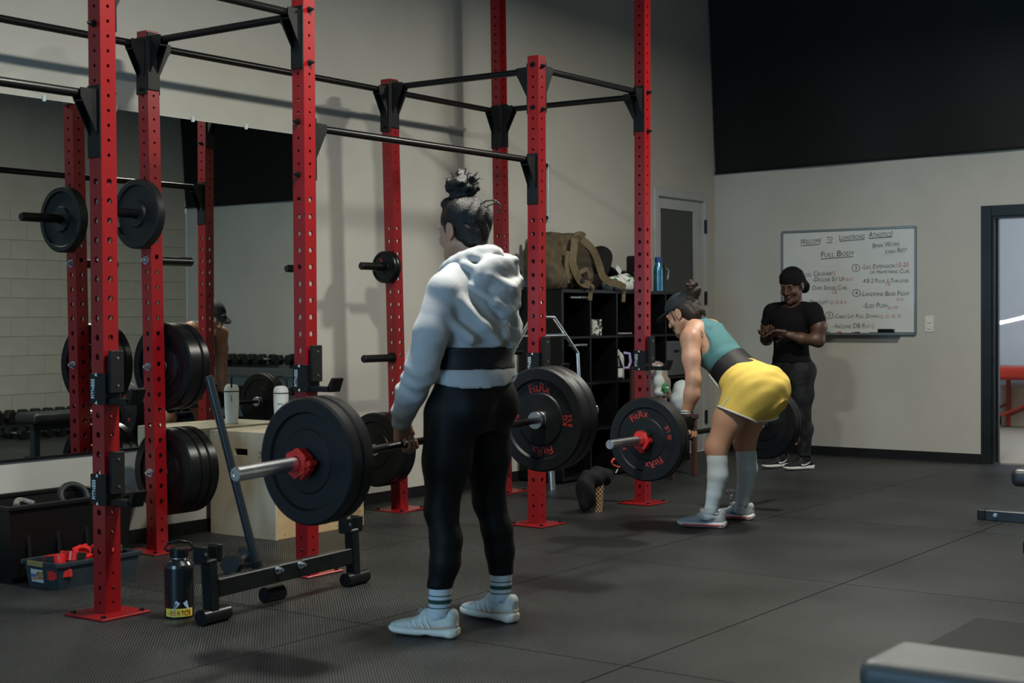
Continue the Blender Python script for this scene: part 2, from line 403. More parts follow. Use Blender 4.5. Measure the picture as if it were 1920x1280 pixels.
# baseboards
tag(MB().box(((BX+DX0-.07)/2, WY-.006, .036), (DX0-.07-BX, .012, .072)).build('baseboard_left', BLACKP), 'black vinyl baseboard under the mirror wall', kind='structure')
tag(MB().box((FX-.006, (3.74+WY)/2, .036), (.012, WY-3.74, .072)).box((FX-.006, (2.655+RY)/2, .036), (.012, 2.655-RY, .072)).build('baseboard_far', BLACKP), 'black vinyl baseboard along the whiteboard wall', kind='structure')
# black door frame of the doorway
FRM = mat('black_frame_paint', (.012,.014,.015), .3, var=.3, vscale=4)
df = MB(); fw = .085
for y0, y1 in ((OY1, OY1+fw), (OY0-fw, OY0)): df.box((FX-.01, (y0+y1)/2, (OZ+fw)/2), (.02, y1-y0, OZ+fw), ch=.003)
df.box((FX-.01, (OY0+OY1)/2, OZ+fw/2), (.02, OY1-OY0, fw), ch=.003)
for y in (OY1-.009, OY0+.009): df.box((FX+T/2, y, OZ/2), (T+.004, .018, OZ))
df.box((FX+T/2, (OY0+OY1)/2, OZ-.009), (T+.004, OY1-OY0-.036, .018))
df.box((FX+.06, OY1-.026, OZ/2), (.02, .016, OZ-.02)).box((FX+.06, OY0+.026, OZ/2), (.02, .016, OZ-.02))
tag(df.build('trim_1', FRM), 'black painted frame around the open doorway', kind='structure')
# white door in the left wall
d1 = tag(bpy.data.objects.new('door_1', None), 'white door with a tall dark glass pane in the corner', kind='structure'); COL.objects.link(d1); d1.location = ((DX0+DX1)/2, WY, 0)
dt = MB()
for x0, x1 in ((DX0-.062, DX0+.004), (DX1-.004, DX1+.062)): dt.box(((x0+x1)/2, WY-.009, (DZ+.06)/2), (x1-x0, .018, DZ+.06), ch=.004)
dt.box(((DX0+DX1)/2, WY-.009, DZ+.028), (DX1-DX0, .018, .064), ch=.004)
dt.build('door_frame', WHITEP, d1)
ds = MB(); gx0, gx1, gz0, gz1 = 10.64, 11.225, .28, 2.105; yd = WY+.035
ds.box(((DX0+gx0)/2, yd, DZ/2), (gx0-DX0, .04, DZ)); ds.box(((gx1+DX1)/2, yd, DZ/2), (DX1-gx1, .04, DZ)); ds.box(((gx0+gx1)/2, yd, gz0/2), (gx1-gx0, .04, gz0)); ds.box(((gx0+gx1)/2, yd, (gz1+DZ)/2), (gx1-gx0, .04, DZ-gz1))
ds.build('door_leaf', WHITEP, d1)
MB().box(((gx0+gx1)/2, yd, (gz0+gz1)/2), (gx1-gx0, .008, gz1-gz0)).build('glass_pane', mat('dark_glass', (.035,.038,.037), .12, spec=.6), d1)
for z in (1.98, 1.35, .3): MB().box((DX1-.005, WY-.022, z), (.028, .012, .115), ch=.003).cyl((DX1-.005, WY-.03, z-.06), (DX1-.005, WY-.03, z+.06), .008, n=8).build('hinge', FRM, d1)
MB().cyl((10.60, WY+.015, 1.0), (10.60, WY-.05, 1.0), .012).box((10.64, WY-.05, 1.0), (.11, .016, .02), ch=.004).build('door_handle', FRM, d1)
# black cloth hung across the upper far wall
CLOTH = mat('black_backdrop_cloth', (.0045,.0045,.004), .6, bump=.12, bscale=420, spec=.3)
nU, nV = 70, 26; vs, fs = [], []
for i in range(nU+1):
    u = i/nU; y = WY-.02-(WY-RY-.04)*u
    for j in range(nV+1):
        v = j/nV; z = 2.463+.035*min(1, u*2.6)+.02*math.sin(u*9)*0+(HZ-2.50)*v
        x = FX-.025-.19*v+.012*math.sin(u*31+v*2)*(1-v)+.016*math.sin(u*13+1.3)*math.sin(v*3)
        vs.append((x, y, z))
W1 = nV+1
fs = [(i*W1+j, (i+1)*W1+j, (i+1)*W1+j+1, i*W1+j+1) for i in range(nU) for j in range(nV)]
b2 = MB(); b2.add(vs, fs, True); b2.add([(x+.006, y, z) for x, y, z in vs], [f[::-1] for f in fs], True)
ed = [i*W1 for i in range(nU+1)]; b2.add([vs[i] for i in ed]+[(vs[i][0]+.006, vs[i][1], vs[i][2]) for i in ed], [(i, i+1, nU+2+i, nU+1+i) for i in range(nU)])
bc = thing('backdrop_cloth', 'huge black cloth covering the upper half of the far wall', 'curtain', (FX-.02, 2.6, 2.46))
b2.build('cloth', CLOTH, bc)
MB().tube([(vs[i][0]-.004, vs[i][1], vs[i][2]) for i in ed], .009, 8).build('hem_cord', CLOTH, bc)
# side room seen through the doorway
SR = mat('side_room_wall', (.46,.50,.53), .7, var=.03, vscale=2, bump=.1, bscale=150)
CARP = mat('carpet', (.30,.265,.215), .95, var=.35, vscale=160, bump=.3, bscale=300)
X2 = 15.73; Y0, Y1 = .2, 6.1
tag(MB().box(((FX+T+X2)/2, (Y0+Y1)/2, -.03), (X2-FX-T, Y1-Y0, .056)).build('floor_side_room', CARP), 'beige carpet in the room beyond the doorway', kind='structure')
tag(MB().box((X2+.05, (Y0+Y1)/2, 1.3), (.1, Y1-Y0, 2.6)).build('wall_side_room_back', SR), 'blue grey wall seen through the doorway', kind='structure')
tag(MB().box(((FX+T+X2)/2, Y1+.05, 1.3), (X2-FX-T, .1, 2.6)).build('wall_side_room_left', SR), 'left wall of the room beyond the doorway', kind='structure')
tag(MB().box(((FX+T+X2)/2, Y0-.05, 1.3), (X2-FX-T, .1, 2.6)).build('wall_side_room_right', SR), 'right wall of the room beyond the doorway', kind='structure')
tag(MB().box(((FX+T+X2)/2, (Y0+Y1)/2, 2.65), (X2-FX-T, Y1-Y0, .1)).build('ceiling_side_room', mat('white_ceiling', (.7,.7,.7), .8)), 'white ceiling of the room beyond the doorway', kind='structure')
tag(MB().box((X2-.02, (Y0+Y1)/2, 2.262), (.04, Y1-Y0, .07)).build('trim_2', mat('bright_white_paint', (.8,.8,.78), .5)), 'white rail high on the side room wall', kind='structure')
tag(MB().box((X2-.008, (Y0+Y1)/2, .06), (.016, Y1-Y0, .12)).build('baseboard_side_room', BLACKP), 'dark baseboard in the room beyond the doorway', kind='structure')
# narrow area light added in the side room to draw a band of sunlight
sb = area('sun_streak_light', (13.2, 4.9, 1.05), (15.73, 4.62, 1.16), 2.2, .008, 3, (1,.95,.86), 1.0)
sb.rotation_euler.rotate_axis('Z', .22)
# red treatment table
RED_V = mat('red_vinyl', (.42,.035,.02), .35, var=.1, vscale=4)
RED_L = mat('red_painted_steel', (.30,.03,.02), .4)
tt = thing('treatment_table', 'red padded treatment table with red legs beyond the doorway', 'table', (15.3, 4.1, 0))
f = Field((14.9, 3.1, .48), (15.66, 5.1, .70), .012); f.box((15.28, 4.1, .585), (.31, .92, .068), rd=.05)
mesh_np('pad', [f.arrays(1)], RED_V, tt)
for y in (4.72, 3.4):
    for x in (15.03, 15.5): MB().box((x, y, .26), (.04, .04, .52), ch=.005).build('leg', RED_L, tt)
    MB().box((15.265, y, .14), (.43, .025, .03)).build('stretcher', RED_L, tt)
for x in (15.03, 15.5): MB().tube([(x, 4.72, .12), (x, 3.9, .5)], .014, 8).tube([(x, 4.72, .26), (x, 4.98, .1)], .012, 8).build('brace', RED_L, tt)
# beige crate and cable below the table
bx_ = thing('storage_box', 'beige cardboard box under the red treatment table', 'box', (15.62, 4.3, 0))
MB().box((15.60, 4.3, .21), (.17, 1.0, .42), ch=.006).build('carton', mat('beige_card', (.42,.36,.27), .8, var=.1, vscale=5), bx_); MB().box((15.60, 4.3, .425), (.19, 1.02, .03), ch=.004).build('lid', mat('beige_card'), bx_)
dv = thing('power_adapter', 'small black device with a cable on the carpet by the table leg', 'adapter', (15.2, 4.86, 0))
MB().box((15.2, 4.86, .05), (.16, .13, .1), ch=.015).build('case', BLACKP, dv); MB().tube([(15.2, 4.9, .08), (15.3, 5.0, .2), (15.35, 4.86, .34), (15.5, 4.9, .4)], .007, 6).build('cable', BLACKP, dv)
# ------------------------------------------------------------------ red rack
def mat_red():
    m = bpy.data.materials.new('red_powder_coat'); m.use_nodes = True; nt = m.node_tree; b = nt.nodes['Principled BSDF']; L = nt.links.new
    tc = N(nt, 'ShaderNodeTexCoord'); mp = N(nt, 'ShaderNodeMapping'); mp.inputs['Scale'].default_value = (1,1,.45); L(tc.outputs['Object'], mp.inputs[0])
    nz = N(nt, 'ShaderNodeTexNoise'); nz.inputs['Scale'].default_value = 34; nz.inputs['Detail'].default_value = 4; L(mp.outputs[0], nz.inputs[0])
    lg = N(nt, 'ShaderNodeTexNoise'); lg.inputs['Scale'].default_value = 2.2; L(tc.outputs['Object'], lg.inputs[0])
    ad = N(nt, 'ShaderNodeMath', operation='MULTIPLY_ADD'); ad.inputs[1].default_value = .35; L(lg.outputs['Fac'], ad.inputs[0]); L(nz.outputs['Fac'], ad.inputs[2])
    cr = N(nt, 'ShaderNodeValToRGB'); e = cr.color_ramp.elements; e[0].position = .905; e[0].color = (.225,.005,.008,1); e[1].position = .925; e[1].color = (.015,.012,.012,1); L(ad.outputs[0], cr.inputs[0])
    L(cr.outputs[0], b.inputs['Base Color']); b.inputs['Roughness'].default_value = .3; b.inputs['Coat Weight'].default_value = .12; b.inputs['Coat Roughness'].default_value = .2
    bp = N(nt, 'ShaderNodeBump'); bp.inputs['Strength'].default_value = .06; n3 = N(nt, 'ShaderNodeTexNoise'); n3.inputs['Scale'].default_value = 220; L(tc.outputs['Object'], n3.inputs[0]); L(n3.outputs['Fac'], bp.inputs['Height']); L(bp.outputs[0], b.inputs['Normal'])
    return m
RED = mat_red()
BLK = mat('black_powder_coat', (.0055,.006,.0065), .4, var=.3, vscale=10, bump=.05, bscale=300)
BLKB = mat('black_bar_paint', (.005,.005,.0055), .32, bump=.04, bscale=300)
ZINC = mat('zinc_bolt', (.62,.68,.74), .28, 1, var=.2, vscale=60)
UHMW = mat('black_plastic_liner', (.008,.009,.009), .5, var=.2, vscale=30)
PRINT = mat('white_print', (.62,.70,.72), .6)
S = .075
HOLES = [(.052,.006), (.111,.009), (.17,.006)]+[(.259+.078*k, .0125) for k in range(20)]+[(1.847+.0594*k, .0072) for k in range(40)]
def post_mesh(H):
    mb = MB(); hc = .0185; hs = [(z, r) for z, r in HOLES if z < H-.05]
    per = []
    for k in range(6): per.append((-S/2+S*k/5, -hc))
    for k in range(1, 3): per.append((S/2, -hc+2*hc*k/3))
    for k in range(6): per.append((S/2-S*k/5, hc))
    for k in range(1, 3): per.append((-S/2, hc-2*hc*k/3))
    n = len(per)
    for q in range(4):
        R = Rz(q*PI/2)
        def P(x, z, d=0): return R @ Vector((x, -S/2+d, z))
        z0 = 0
        for z, r in hs+[(H+hc, 0)]:
            if z-hc > z0+1e-5: mb.quad(P(-S/2, z0), P(S/2, z0), P(S/2, z-hc), P(-S/2, z-hc))
            if r:
                vo = [P(x, z+y) for x, y in per]; an = [math.atan2(y/hc, x/(S/2)*1.0) for x, y in per]
                an = [math.atan2(y, x*.55) for x, y in per]
                vi = [P(r*math.cos(a), z+r*math.sin(a)) for a in an]; vd = [P(r*math.cos(a), z+r*math.sin(a), .006) for a in an]
                mb.add(vo+vi+vd, [(i, (i+1) % n, n+(i+1) % n, n+i) for i in range(n)]+[(n+i, n+(i+1) % n, 2*n+(i+1) % n, 2*n+i) for i in range(n)])
            z0 = z+hc
    return mb
def post_me(H, capped=True):
    mb = post_mesh(H); me = bpy.data.meshes.new('upright'); 
    mb.add([(-S/2,-S/2,H), (S/2,-S/2,H), (S/2,S/2,H), (-S/2,S/2,H)], [(0,1,2,3)])
    me.from_pydata(mb.v, [], mb.f); me.materials.append(RED); return me
rig = thing('squat_rack', 'red bolted steel rack of perforated uprights with black pull-up bars', 'rack', (5.8, 5.2, 0))
RL = Vector(rig.location)
P_ = dict(A=(3.716,4.704,2.68,0), B=(4.864,4.700,2.68,0), C=(6.748,4.704,2.68,.02), D=(7.904,4.688,3.66,.02), E=(4.89,5.783,2.65,-.034), F=(6.797,5.775,2.65,-.073), G=(7.90,5.777,3.66,-.045))
PC = {}; POST = {}
_pm = {}
for k, (x, y, H, ln) in P_.items():
    c = Vector((x+S/2, y+S/2, 0)); PC[k] = (c, ln/min(H, 3.3))
    if H not in _pm: _pm[H] = post_me(H)
    o = link('upright', _pm[H], rig, False); o.location = c-RL; o.rotation_euler = (0, ln/min(H, 3.3), 0); POST[k] = o
    pb = MB().box((0,0,.005), (.24,.24,.01), ch=.003).build('base_plate', RED, o, False)
    for sx, sy in ((-1,-1),(1,-1),(-1,1),(1,1)): MB().cyl((sx*.095, sy*.095, .009), (sx*.095, sy*.095, .019), .011, n=6).build('floor_bolt', BLK, o, False)
def at(k, z, dx=0, dy=0):
    c, ln = PC[k]; return Vector((c.x+ln*z+dx, c.y+dy, z))
def bracket(mb, p, d):
    """black channel with a gusset on the face of a post; p: axis point of the bar at the post axis, d: outward unit vector along the bar"""
    d = Vector(d); s = Vector((-d.y, d.x, 0)); f_ = p+d*(S/2+.004)
    R = Matrix((s, d, Vector((0,0,1)))).transposed()
    mb.box(f_+Vector((0,0,-.105)), (.078, .008, .29), R, ch=.002)
    for q in (-1, 1):
        a = f_+s*(.022*q); mb.prism([a+Vector((0,0,.022)), a+d*.085+Vector((0,0,.02)), a+d*.085+Vector((0,0,-.012)), a+Vector((0,0,-.17))], s*(.005*q))
    mb.box(p+d*(S/2+.045)+Vector((0,0,-.03)), (.05, .08, .005), R)
def hexbolt(mb, p, d, r=.013):
    d = Vector(d); mb.cyl(p, p+d*.004, r*1.35, n=14); mb.cyl(p+d*.004, p+d*.016, r, n=6, smooth=False); mb.cyl(p+d*.016, p+d*.03, r*.55, n=8)
def bar(k0, k1, z, d, ext=None):
    """a black pull-up bar between two posts with its end brackets and bolts"""
    d = Vector(d); a = at(k0, z) if k0 else None; b = at(k1, z) if k1 else None
    if a is None: a = b+ext
    if b is None: b = a+ext
    u = (b-a).normalized(); r = MB().cyl(a+u*(S/2 if k0 else 0), b-u*(S/2 if k1 else 0), .0185, n=18).build('pull_up_bar', BLKB, rig)
    br = MB(); bo = MB()
    for k, p, sg in ((k0, a, 1), (k1, b, -1)):
        if not k: continue
        br = MB(); bracket(br, p, d*sg); br.build('bracket', BLK, r)
        for dz in (.02, -.225):
            bo = MB(); hexbolt(bo, p-d*sg*(S/2)+Vector((0,0,dz)), -d*sg, .011); bo.build('bolt', BLK, r)
    return r
X_, Y_ = (1,0,0), (0,1,0)
bar('E', 'F', 2.578, X_); bar('F', 'G', 2.578, X_); bar(None, 'E', 2.578, X_, Vector((-1.9,0,0)))
bar('A', 'B', 2.595, X_); bar('C', 'D', 2.61, X_); bar('B', 'C', 2.082, X_); bar(None, 'A', 2.085, X_, Vector((-1.9,0,0)))
bar('B', 'E', 2.60, Y_); bar('C', 'F', 2.60, Y_); bar('D', 'G', 2.59, Y_)
MB().cyl(at('A',2.62), at('A',2.62)+Vector((-1.9,0,0)), .0185, n=18).build('pull_up_bar', BLKB, rig)
PEGR = .0235
def peg(k, z, sg, L=.24):
    p = at(k, z, dx=sg*S/2); q = MB().cyl(p, p+Vector((sg*L,0,0)), PEGR, n=18).build('weight_peg', BLKB, rig)
    MB().cyl(p, p+Vector((sg*.008,0,0)), .034, n=20).build('flange', BLK, q)
    MB().cyl(p+Vector((sg*L,0,0)), p+Vector((sg*(L+.006),0,0)), PEGR*.98, PEGR*.8, n=18).build('end_cap', UHMW, q)
    m = MB(); hexbolt(m, at(k, z, dx=-sg*S/2), (-sg,0,0), .016); m.build('hex_bolt', ZINC, q)
for z in (1.489, .948, .406): peg('E', z, 1, .22)
peg('E', 1.723, -1, .30)
for z in (1.502, .944, .392): peg('F', z, -1, .26)
for z in (1.491, .954): peg('G', z, 1, .165)
# hooks that hold the bars: removable, hung in the holes
def j_cup(k, z0, label):
    """z0: underside of the hook"""
    c = at(k, z0); t = thing('j_hook', label, 'rack hook', c, group='black rack hooks')
    b = MB(); b.box((-S/2-.004, 0, .062), (.008, .086, .125), ch=.002); b.box((0, -S/2-.005, .062), (S+.012, .009, .125), ch=.002)
    b.build('bracket', BLK, t, False)
    MB().box((.006, -S/2-.022, .13), (.064, .024, .17), ch=.003).build('liner', UHMW, t, False)
    a = MB(); a.box((.006, -S/2-.075, .012), (.066, .13, .024), ch=.003)
    a.prism([(-.027, -S/2-.14, .0), (-.027, -S/2-.165, .062), (-.027, -S/2-.15, .066), (-.027, -S/2-.12, .02)], (.066,0,0)); a.build('saddle', BLK, t, False)
    for z in (.075, .185): MB().cyl((.006, -S/2-.034, z), (.006, -S/2-.037, z), .005, n=10).build('rivet', ZINC, t, False)
    p = MB(); [put_text(p, 'FITNESS', (-S/2-.0088-.0002*q, .0105+.0012*(q-1), .062), (0,0,1), (0,1,0), .0265, wscale=.86) for q in range(3)]
    for sg in (-1, 1): p.cyl((-S/2-.008, 0, .062+sg*.056), (-S/2-.0088, 0, .062+sg*.056), .009, n=3)
    p.build('printed_logo', PRINT, t, False)
    return t
j_cup('A', .85, 'black rack hook on the upright nearest the camera, at waist height')
j_cup('A', .445, 'black rack hook low on the upright nearest the camera')
j_cup('B', .85, 'black rack hook on the upright behind the hooded lifter\'s left plates')
j_cup('C', .862, 'black rack hook just above the hooded lifter\'s right-hand plates')
j_cup('D', .85, 'black rack hook beside the chair with the beige cloth')
# ------------------------------------------------------------------ plates and barbells
RUB = mat('black_rubber', (.0052,.0060,.0066), .48, var=.25, vscale=14, bump=.06, bscale=260, spec=.32)
RUBS = mat('shiny_black_rubber', (.0045,.005,.0055), .3, var=.25, vscale=14, bump=.05, bscale=200)
REDP = mat('red_plate_print', (.50,.035,.025), .5)
STEEL = mat('chromed_steel', (.74,.77,.80), .26, 1, var=.1, vscale=20)
DSTEEL = mat('dark_bar_steel', (.10,.10,.10), .35, 1, bump=.1, bscale=900)
REDC = mat('red_clamp_plastic', (.55,.02,.018), .35, var=.15, vscale=30)
def arc_text(mb, txt, R, a0, size, x, step=None, flip=False):
    """letters around a circle in the plane x = const; seen from -X; a0: angle clockwise from the top"""
    ws = []
    for ch in txt:
        vs, _ = text_me(ch, size); ws.append((max(v.x for v in vs)-min(v.x for v in vs) if vs else size*.3)+size*.09)
    tot = sum(ws); acc = -tot/2
    for ch, w_ in zip(txt, ws):
        a = a0+(acc+w_/2)/R*(1 if not flip else -1); acc += w_
        # seen from -X with z up, right is -Y
        rad = Vector((0, -math.sin(a), math.cos(a))); tan = Vector((0, -math.cos(a), -math.sin(a)))
        if flip: put_text(mb, ch, Vector((x,0,0))+rad*(R+size*.35), -tan, -rad, size)
        else: put_text(mb, ch, Vector((x,0,0))+rad*(R-size*.35), tan, rad, size)
def plate_meshes(R, th, kind):
    """meshes of one plate, axis X, centred"""
    h = th/2
    if kind == 'bumper':
        prof = [(.0255,-h*.9), (.05,-h*.9), (.11,-h*.78), (.115,-h*.62), (R*.74,-h*.62), (R*.77,-h), (R-.008,-h), (R,-h+.008), (R,h-.008), (R-.008,h), (R*.77,h), (R*.74,h*.62), (.115,h*.62), (.11,h*.78), (.05,h*.9), (.0255,h*.9)]
    else:
        prof = [(.0255,-h), (R*.36,-h), (R*.40,-h*.55), (R*.80,-h*.55), (R*.84,-h), (R-.006,-h), (R,-h+.006), (R,h-.006), (R-.006,h), (R*.84,h), (R*.80,h*.55), (R*.40,h*.55), (R*.36,h), (.0255,h)]
    body = MB().lathe(prof, ax='X', n=56)
    hub = MB().lathe([(.0255,-h*.93), (.034,-h*.93), (.035,-h*.9)], ax='X', n=28).lathe([(.0255,h*.93), (.034,h*.93), (.035,h*.9)], ax='X', n=28).lathe([(.0255,-h*.93), (.0255,h*.93)], ax='X', n=28)
    return body, hub
_pl = {}
def plate(label, x, y, z, R=.225, th=.06, kind='bumper', txt=None, spin=0, m=None, group=None, dark=False, cat='weight plate'):
    m = m or RUB; key = (R, th, kind, m.name)
    if key not in _pl:
        b, h = plate_meshes(R, th, kind); _pl[key] = (b.me('rubber_disc', m), h.me('steel_hub', STEEL))
    t = thing('weight_plate' if kind != 'bumper' else 'bumper_plate', label, cat, (x, y, z), group=group)
    link('rubber_disc', _pl[key][0], t, False); link('steel_hub', _pl[key][1], t, False)
    if txt:
        hx = -th/2*.62-.0007 if kind == 'bumper' else -th/2*.55-.0007; Rt_ = .66*R
        hx2 = hx; Rt_ = R*.615
        for a, fl_, s_, q in txt:
            p = MB(); arc_text(p, s_, Rt_*(1.0 if not q else q), a, .052 if not q else .034, hx2, flip=fl_); p.build('lettering', REDP if not dark else UHMW, t, False)
    t.rotation_euler = (spin, 0, 0)
    return t
def barbell(label, c, z0, z1, L=2.2, yaw=0):
    """c: middle point; z0, z1: height at the -X and +X end"""
    tilt = -math.asin((z1-z0)/L)
    t = thing('barbell', label, 'barbell', c, (0, tilt, yaw))
    MB().cyl((-.655,0,0), (.655,0,0), .0145, n=20).build('shaft', DSTEEL, t, False)
    for s in (-1, 1):
        sl = MB().lathe([(.0145,.625*s), (.036,.625*s), (.038,.63*s), (.038,.65*s), (.036,.655*s), (.025,.655*s), (.025,L/2*s-.004*s), (.022,L/2*s), (.0145,L/2*s), (.013,L/2*s-.003*s), (0.001,L/2*s-.003*s)], ax='X', n=28).build('sleeve', STEEL, t, False)
    return t
def clamp(label, x, y, z, spin=0, group=None):
    """red lever clamp round a bar along X"""
    t = thing('barbell_clamp', label, 'clamp', (x, y, z), (spin, 0, 0), group=group)
    t_ = clamp_me(); link('ring', t_[0], t, False); link('lever', t_[1], t, False); link('pad', t_[2], t, False); return t
_cm = []
def clamp_me():
    if not _cm:
        a = MB(); n = 40; pr = []
        for i in range(n):
            an = 2*PI*i/n; r = .047+.006*max(0, math.cos(an*6))
            pr.append((r*math.cos(an), r*math.sin(an)))
        for x0, x1 in ((-.02, .02),):
            vo = [(x, p, q) for x in (x0, x1) for p, q in pr]; vi = [(x, .0265*math.cos(2*PI*i/n), .0265*math.sin(2*PI*i/n)) for x in (x0, x1) for i in range(n)]
            a.add(vo, [(i, (i+1) % n, n+(i+1) % n, n+i) for i in range(n)]); a.add(vi, [(i, (i+1) % n, n+(i+1) % n, n+i) for i in range(n)])
            for k in (0, n): a.add([vo[k+i] for i in range(n)]+[vi[k+i] for i in range(n)], [(i, (i+1) % n, n+(i+1) % n, n+i) for i in range(n)])
        a.box((0, -.045, .03), (.034, .022, .03), Rx(.5), ch=.003)
        l = MB().box((0, -.051, -.006), (.03, .010, .06), Rx(.2), ch=.003).cyl((-.018, -.05, .035), (.018, -.05, .035), .008, n=10)
        p = MB().box((0, .050, 0), (.036, .008, .045), ch=.002)
        _cm.extend([a.me('ring', REDC), l.me('lever', REDC), p.me('pad', UHMW)])
    return _cm
# barbell held by the hooded lifter (runs along X in front of her thighs)
B1 = Vector((4.42, 3.535, .722)); B1s = (.751-.692)/1.395
def b1(dx): return (B1.x+dx, B1.y-.02*0, B1.z+B1s*dx)
barbell('steel barbell held at the thighs by the hooded lifter', B1, B1.z-1.1*B1s, B1.z+1.1*B1s)
plate('thick black bumper plate on the inner left end of the hooded lifter\'s bar', *b1(-.685), th=.058)
plate('black bumper plate behind the red clamp on the hooded lifter\'s bar', *b1(-.742), th=.054)
clamp('red clamp closing the left end of the hooded lifter\'s bar', *b1(-.80), spin=.6)
plate('black bumper plate with red lettering 25 at the right end of the hooded lifter\'s bar', *b1(.688), th=.062, txt=[(-.02, False, 'FitRx', 0), (PI, True, 'FitRx', 0) if False else (PI-.05, False, 'FitRx', 0), (PI/2, True, 'KG', .92), (PI/2, True, '11.34', 1.13) , (-PI/2, False, '25', 1.0), (-PI/2, False, 'LB', .84)])
plate('plain outer bumper plate at the right end of the hooded lifter\'s bar', *b1(.752), th=.062)
# barbell of the lifter in yellow shorts
B2 = Vector((7.40, 3.945, .535))
barbell('steel barbell gripped above the shins by the lifter in yellow shorts', B2, .532, .538)
def b2_(dx): return (B2.x+dx, B2.y, B2.z+.003*dx)
plate('black bumper plate with red lettering 10 on the yellow shorts lifter\'s bar', *b2_(-.722), th=.04, txt=[(-.32, False, 'FitRx', 0), (PI-.36, False, 'FitRx', 0), (PI/2-.3, True, '10 LB', 1.05), (-PI/2-.35, False, '10', 1.05)])
plate('plain black bumper plate behind the lettered one on the yellow shorts lifter\'s bar', *b2_(-.680), th=.04)
clamp('red clamp on the left sleeve of the yellow shorts lifter\'s bar', *b2_(-.772), spin=2.2)
plate('black bumper plate behind the yellow shorts lifter\'s legs', *b2_(.680), th=.04)
plate('outermost black bumper plate to the right of the yellow shorts', *b2_(.722), th=.04)
# plates stored on the pegs (they hang on the top of the peg)
dz = -(.0255-PEGR)
ex = at('E', .948).x+S/2; y_ = at('E', 1).y
plate('thick shiny bumper plate next to the rear upright on the middle peg', ex+.052, y_, .948+dz, th=.085, m=RUBS)
plate('thinner bumper plate on the end of the middle peg by the mirror', ex+.122, y_, .948+dz, th=.05, m=RUBS)
plate('innermost of three bumper plates on the lowest peg beside the wooden box', ex+.045, y_, .406+dz, th=.07, m=RUBS)
plate('middle one of three bumper plates on the lowest peg beside the wooden box', ex+.110, y_, .406+dz, th=.056, m=RUBS)
plate('outer shiny bumper plate touching the wooden box on the lowest peg', ex+.170, y_, .406+dz, th=.06, m=RUBS)
ew = at('E', 1.723).x-S/2
plate('small black plate with raised rim high on the rear upright by the mirror', ew-.04, y_, 1.723+dz, R=.176, th=.05, kind='iron', txt=[(0, False, 'FitRx', 0), (PI-.2, False, '35 LB', 0)], dark=True)
fx = at('F', 1.5).x-S/2; fy = at('F', 1).y
plate('little black plate with a red mark on the upper peg of the middle rear upright', fx-.048, fy, 1.502+dz, R=.098, th=.026, kind='iron', txt=[(-.5, False, '5', .8)], m=RUBS)
plate('second little black plate against the middle rear upright', fx-.02, fy, 1.502+dz, R=.10, th=.026, kind='iron', m=RUBS)
fx = at('F', .4).x-S/2
plate('big black bumper plate in shade behind the hooded lifter\'s left hand', fx-.16, fy, .392+dz, th=.06, m=RUBS)
plate('shaded bumper plate nearest the middle rear upright on its lowest peg', fx-.09, fy, .392+dz, th=.07, m=RUBS)
# ------------------------------------------------------------------ mirror, boxes, bottles, jack, bins
def mat_mirror():
    m = bpy.data.materials.new('mirror_glass'); m.use_nodes = True; b = m.node_tree.nodes['Principled BSDF']
    b.inputs['Base Color'].default_value = (.68,.71,.68,1); b.inputs['Metallic'].default_value = 1; b.inputs['Roughness'].default_value = .012; return m
mz0, mz1, mx0, mx1 = .508, 2.289, 2.6, 6.30
mr = thing('wall_mirror', 'large frameless mirror on the left wall behind the rack', 'mirror', ((mx0+mx1)/2, WY, mz0))
MB().box(((mx0+mx1)/2, WY-.004, (mz0+mz1)/2), (mx1-mx0, .006, mz1-mz0)).build('mirror_glass', mat_mirror(), mr)
MB().box(((mx0+mx1)/2, WY-.005, mz0-.006), (mx1-mx0, .012, .014)).build('bottom_channel', BLK, mr)
MB().box((mx1+.002, WY-.004, (mz0+mz1)/2), (.003, .008, mz1-mz0)).build('glass_edge', mat('green_glass_edge', (.05,.09,.08), .3), mr)
CLR = mat('clear_plastic', (.7,.75,.75), .15, spec=.7)
for x in (4.49, 4.93, 5.46, 5.86):
    MB().box((x, WY-.008, mz1+.004), (.016, .012, .03), ch=.002).cyl((x, WY-.014, mz1+.012), (x, WY-.018, mz1+.012), .005, n=10).build('mirror_clip', CLR, mr)
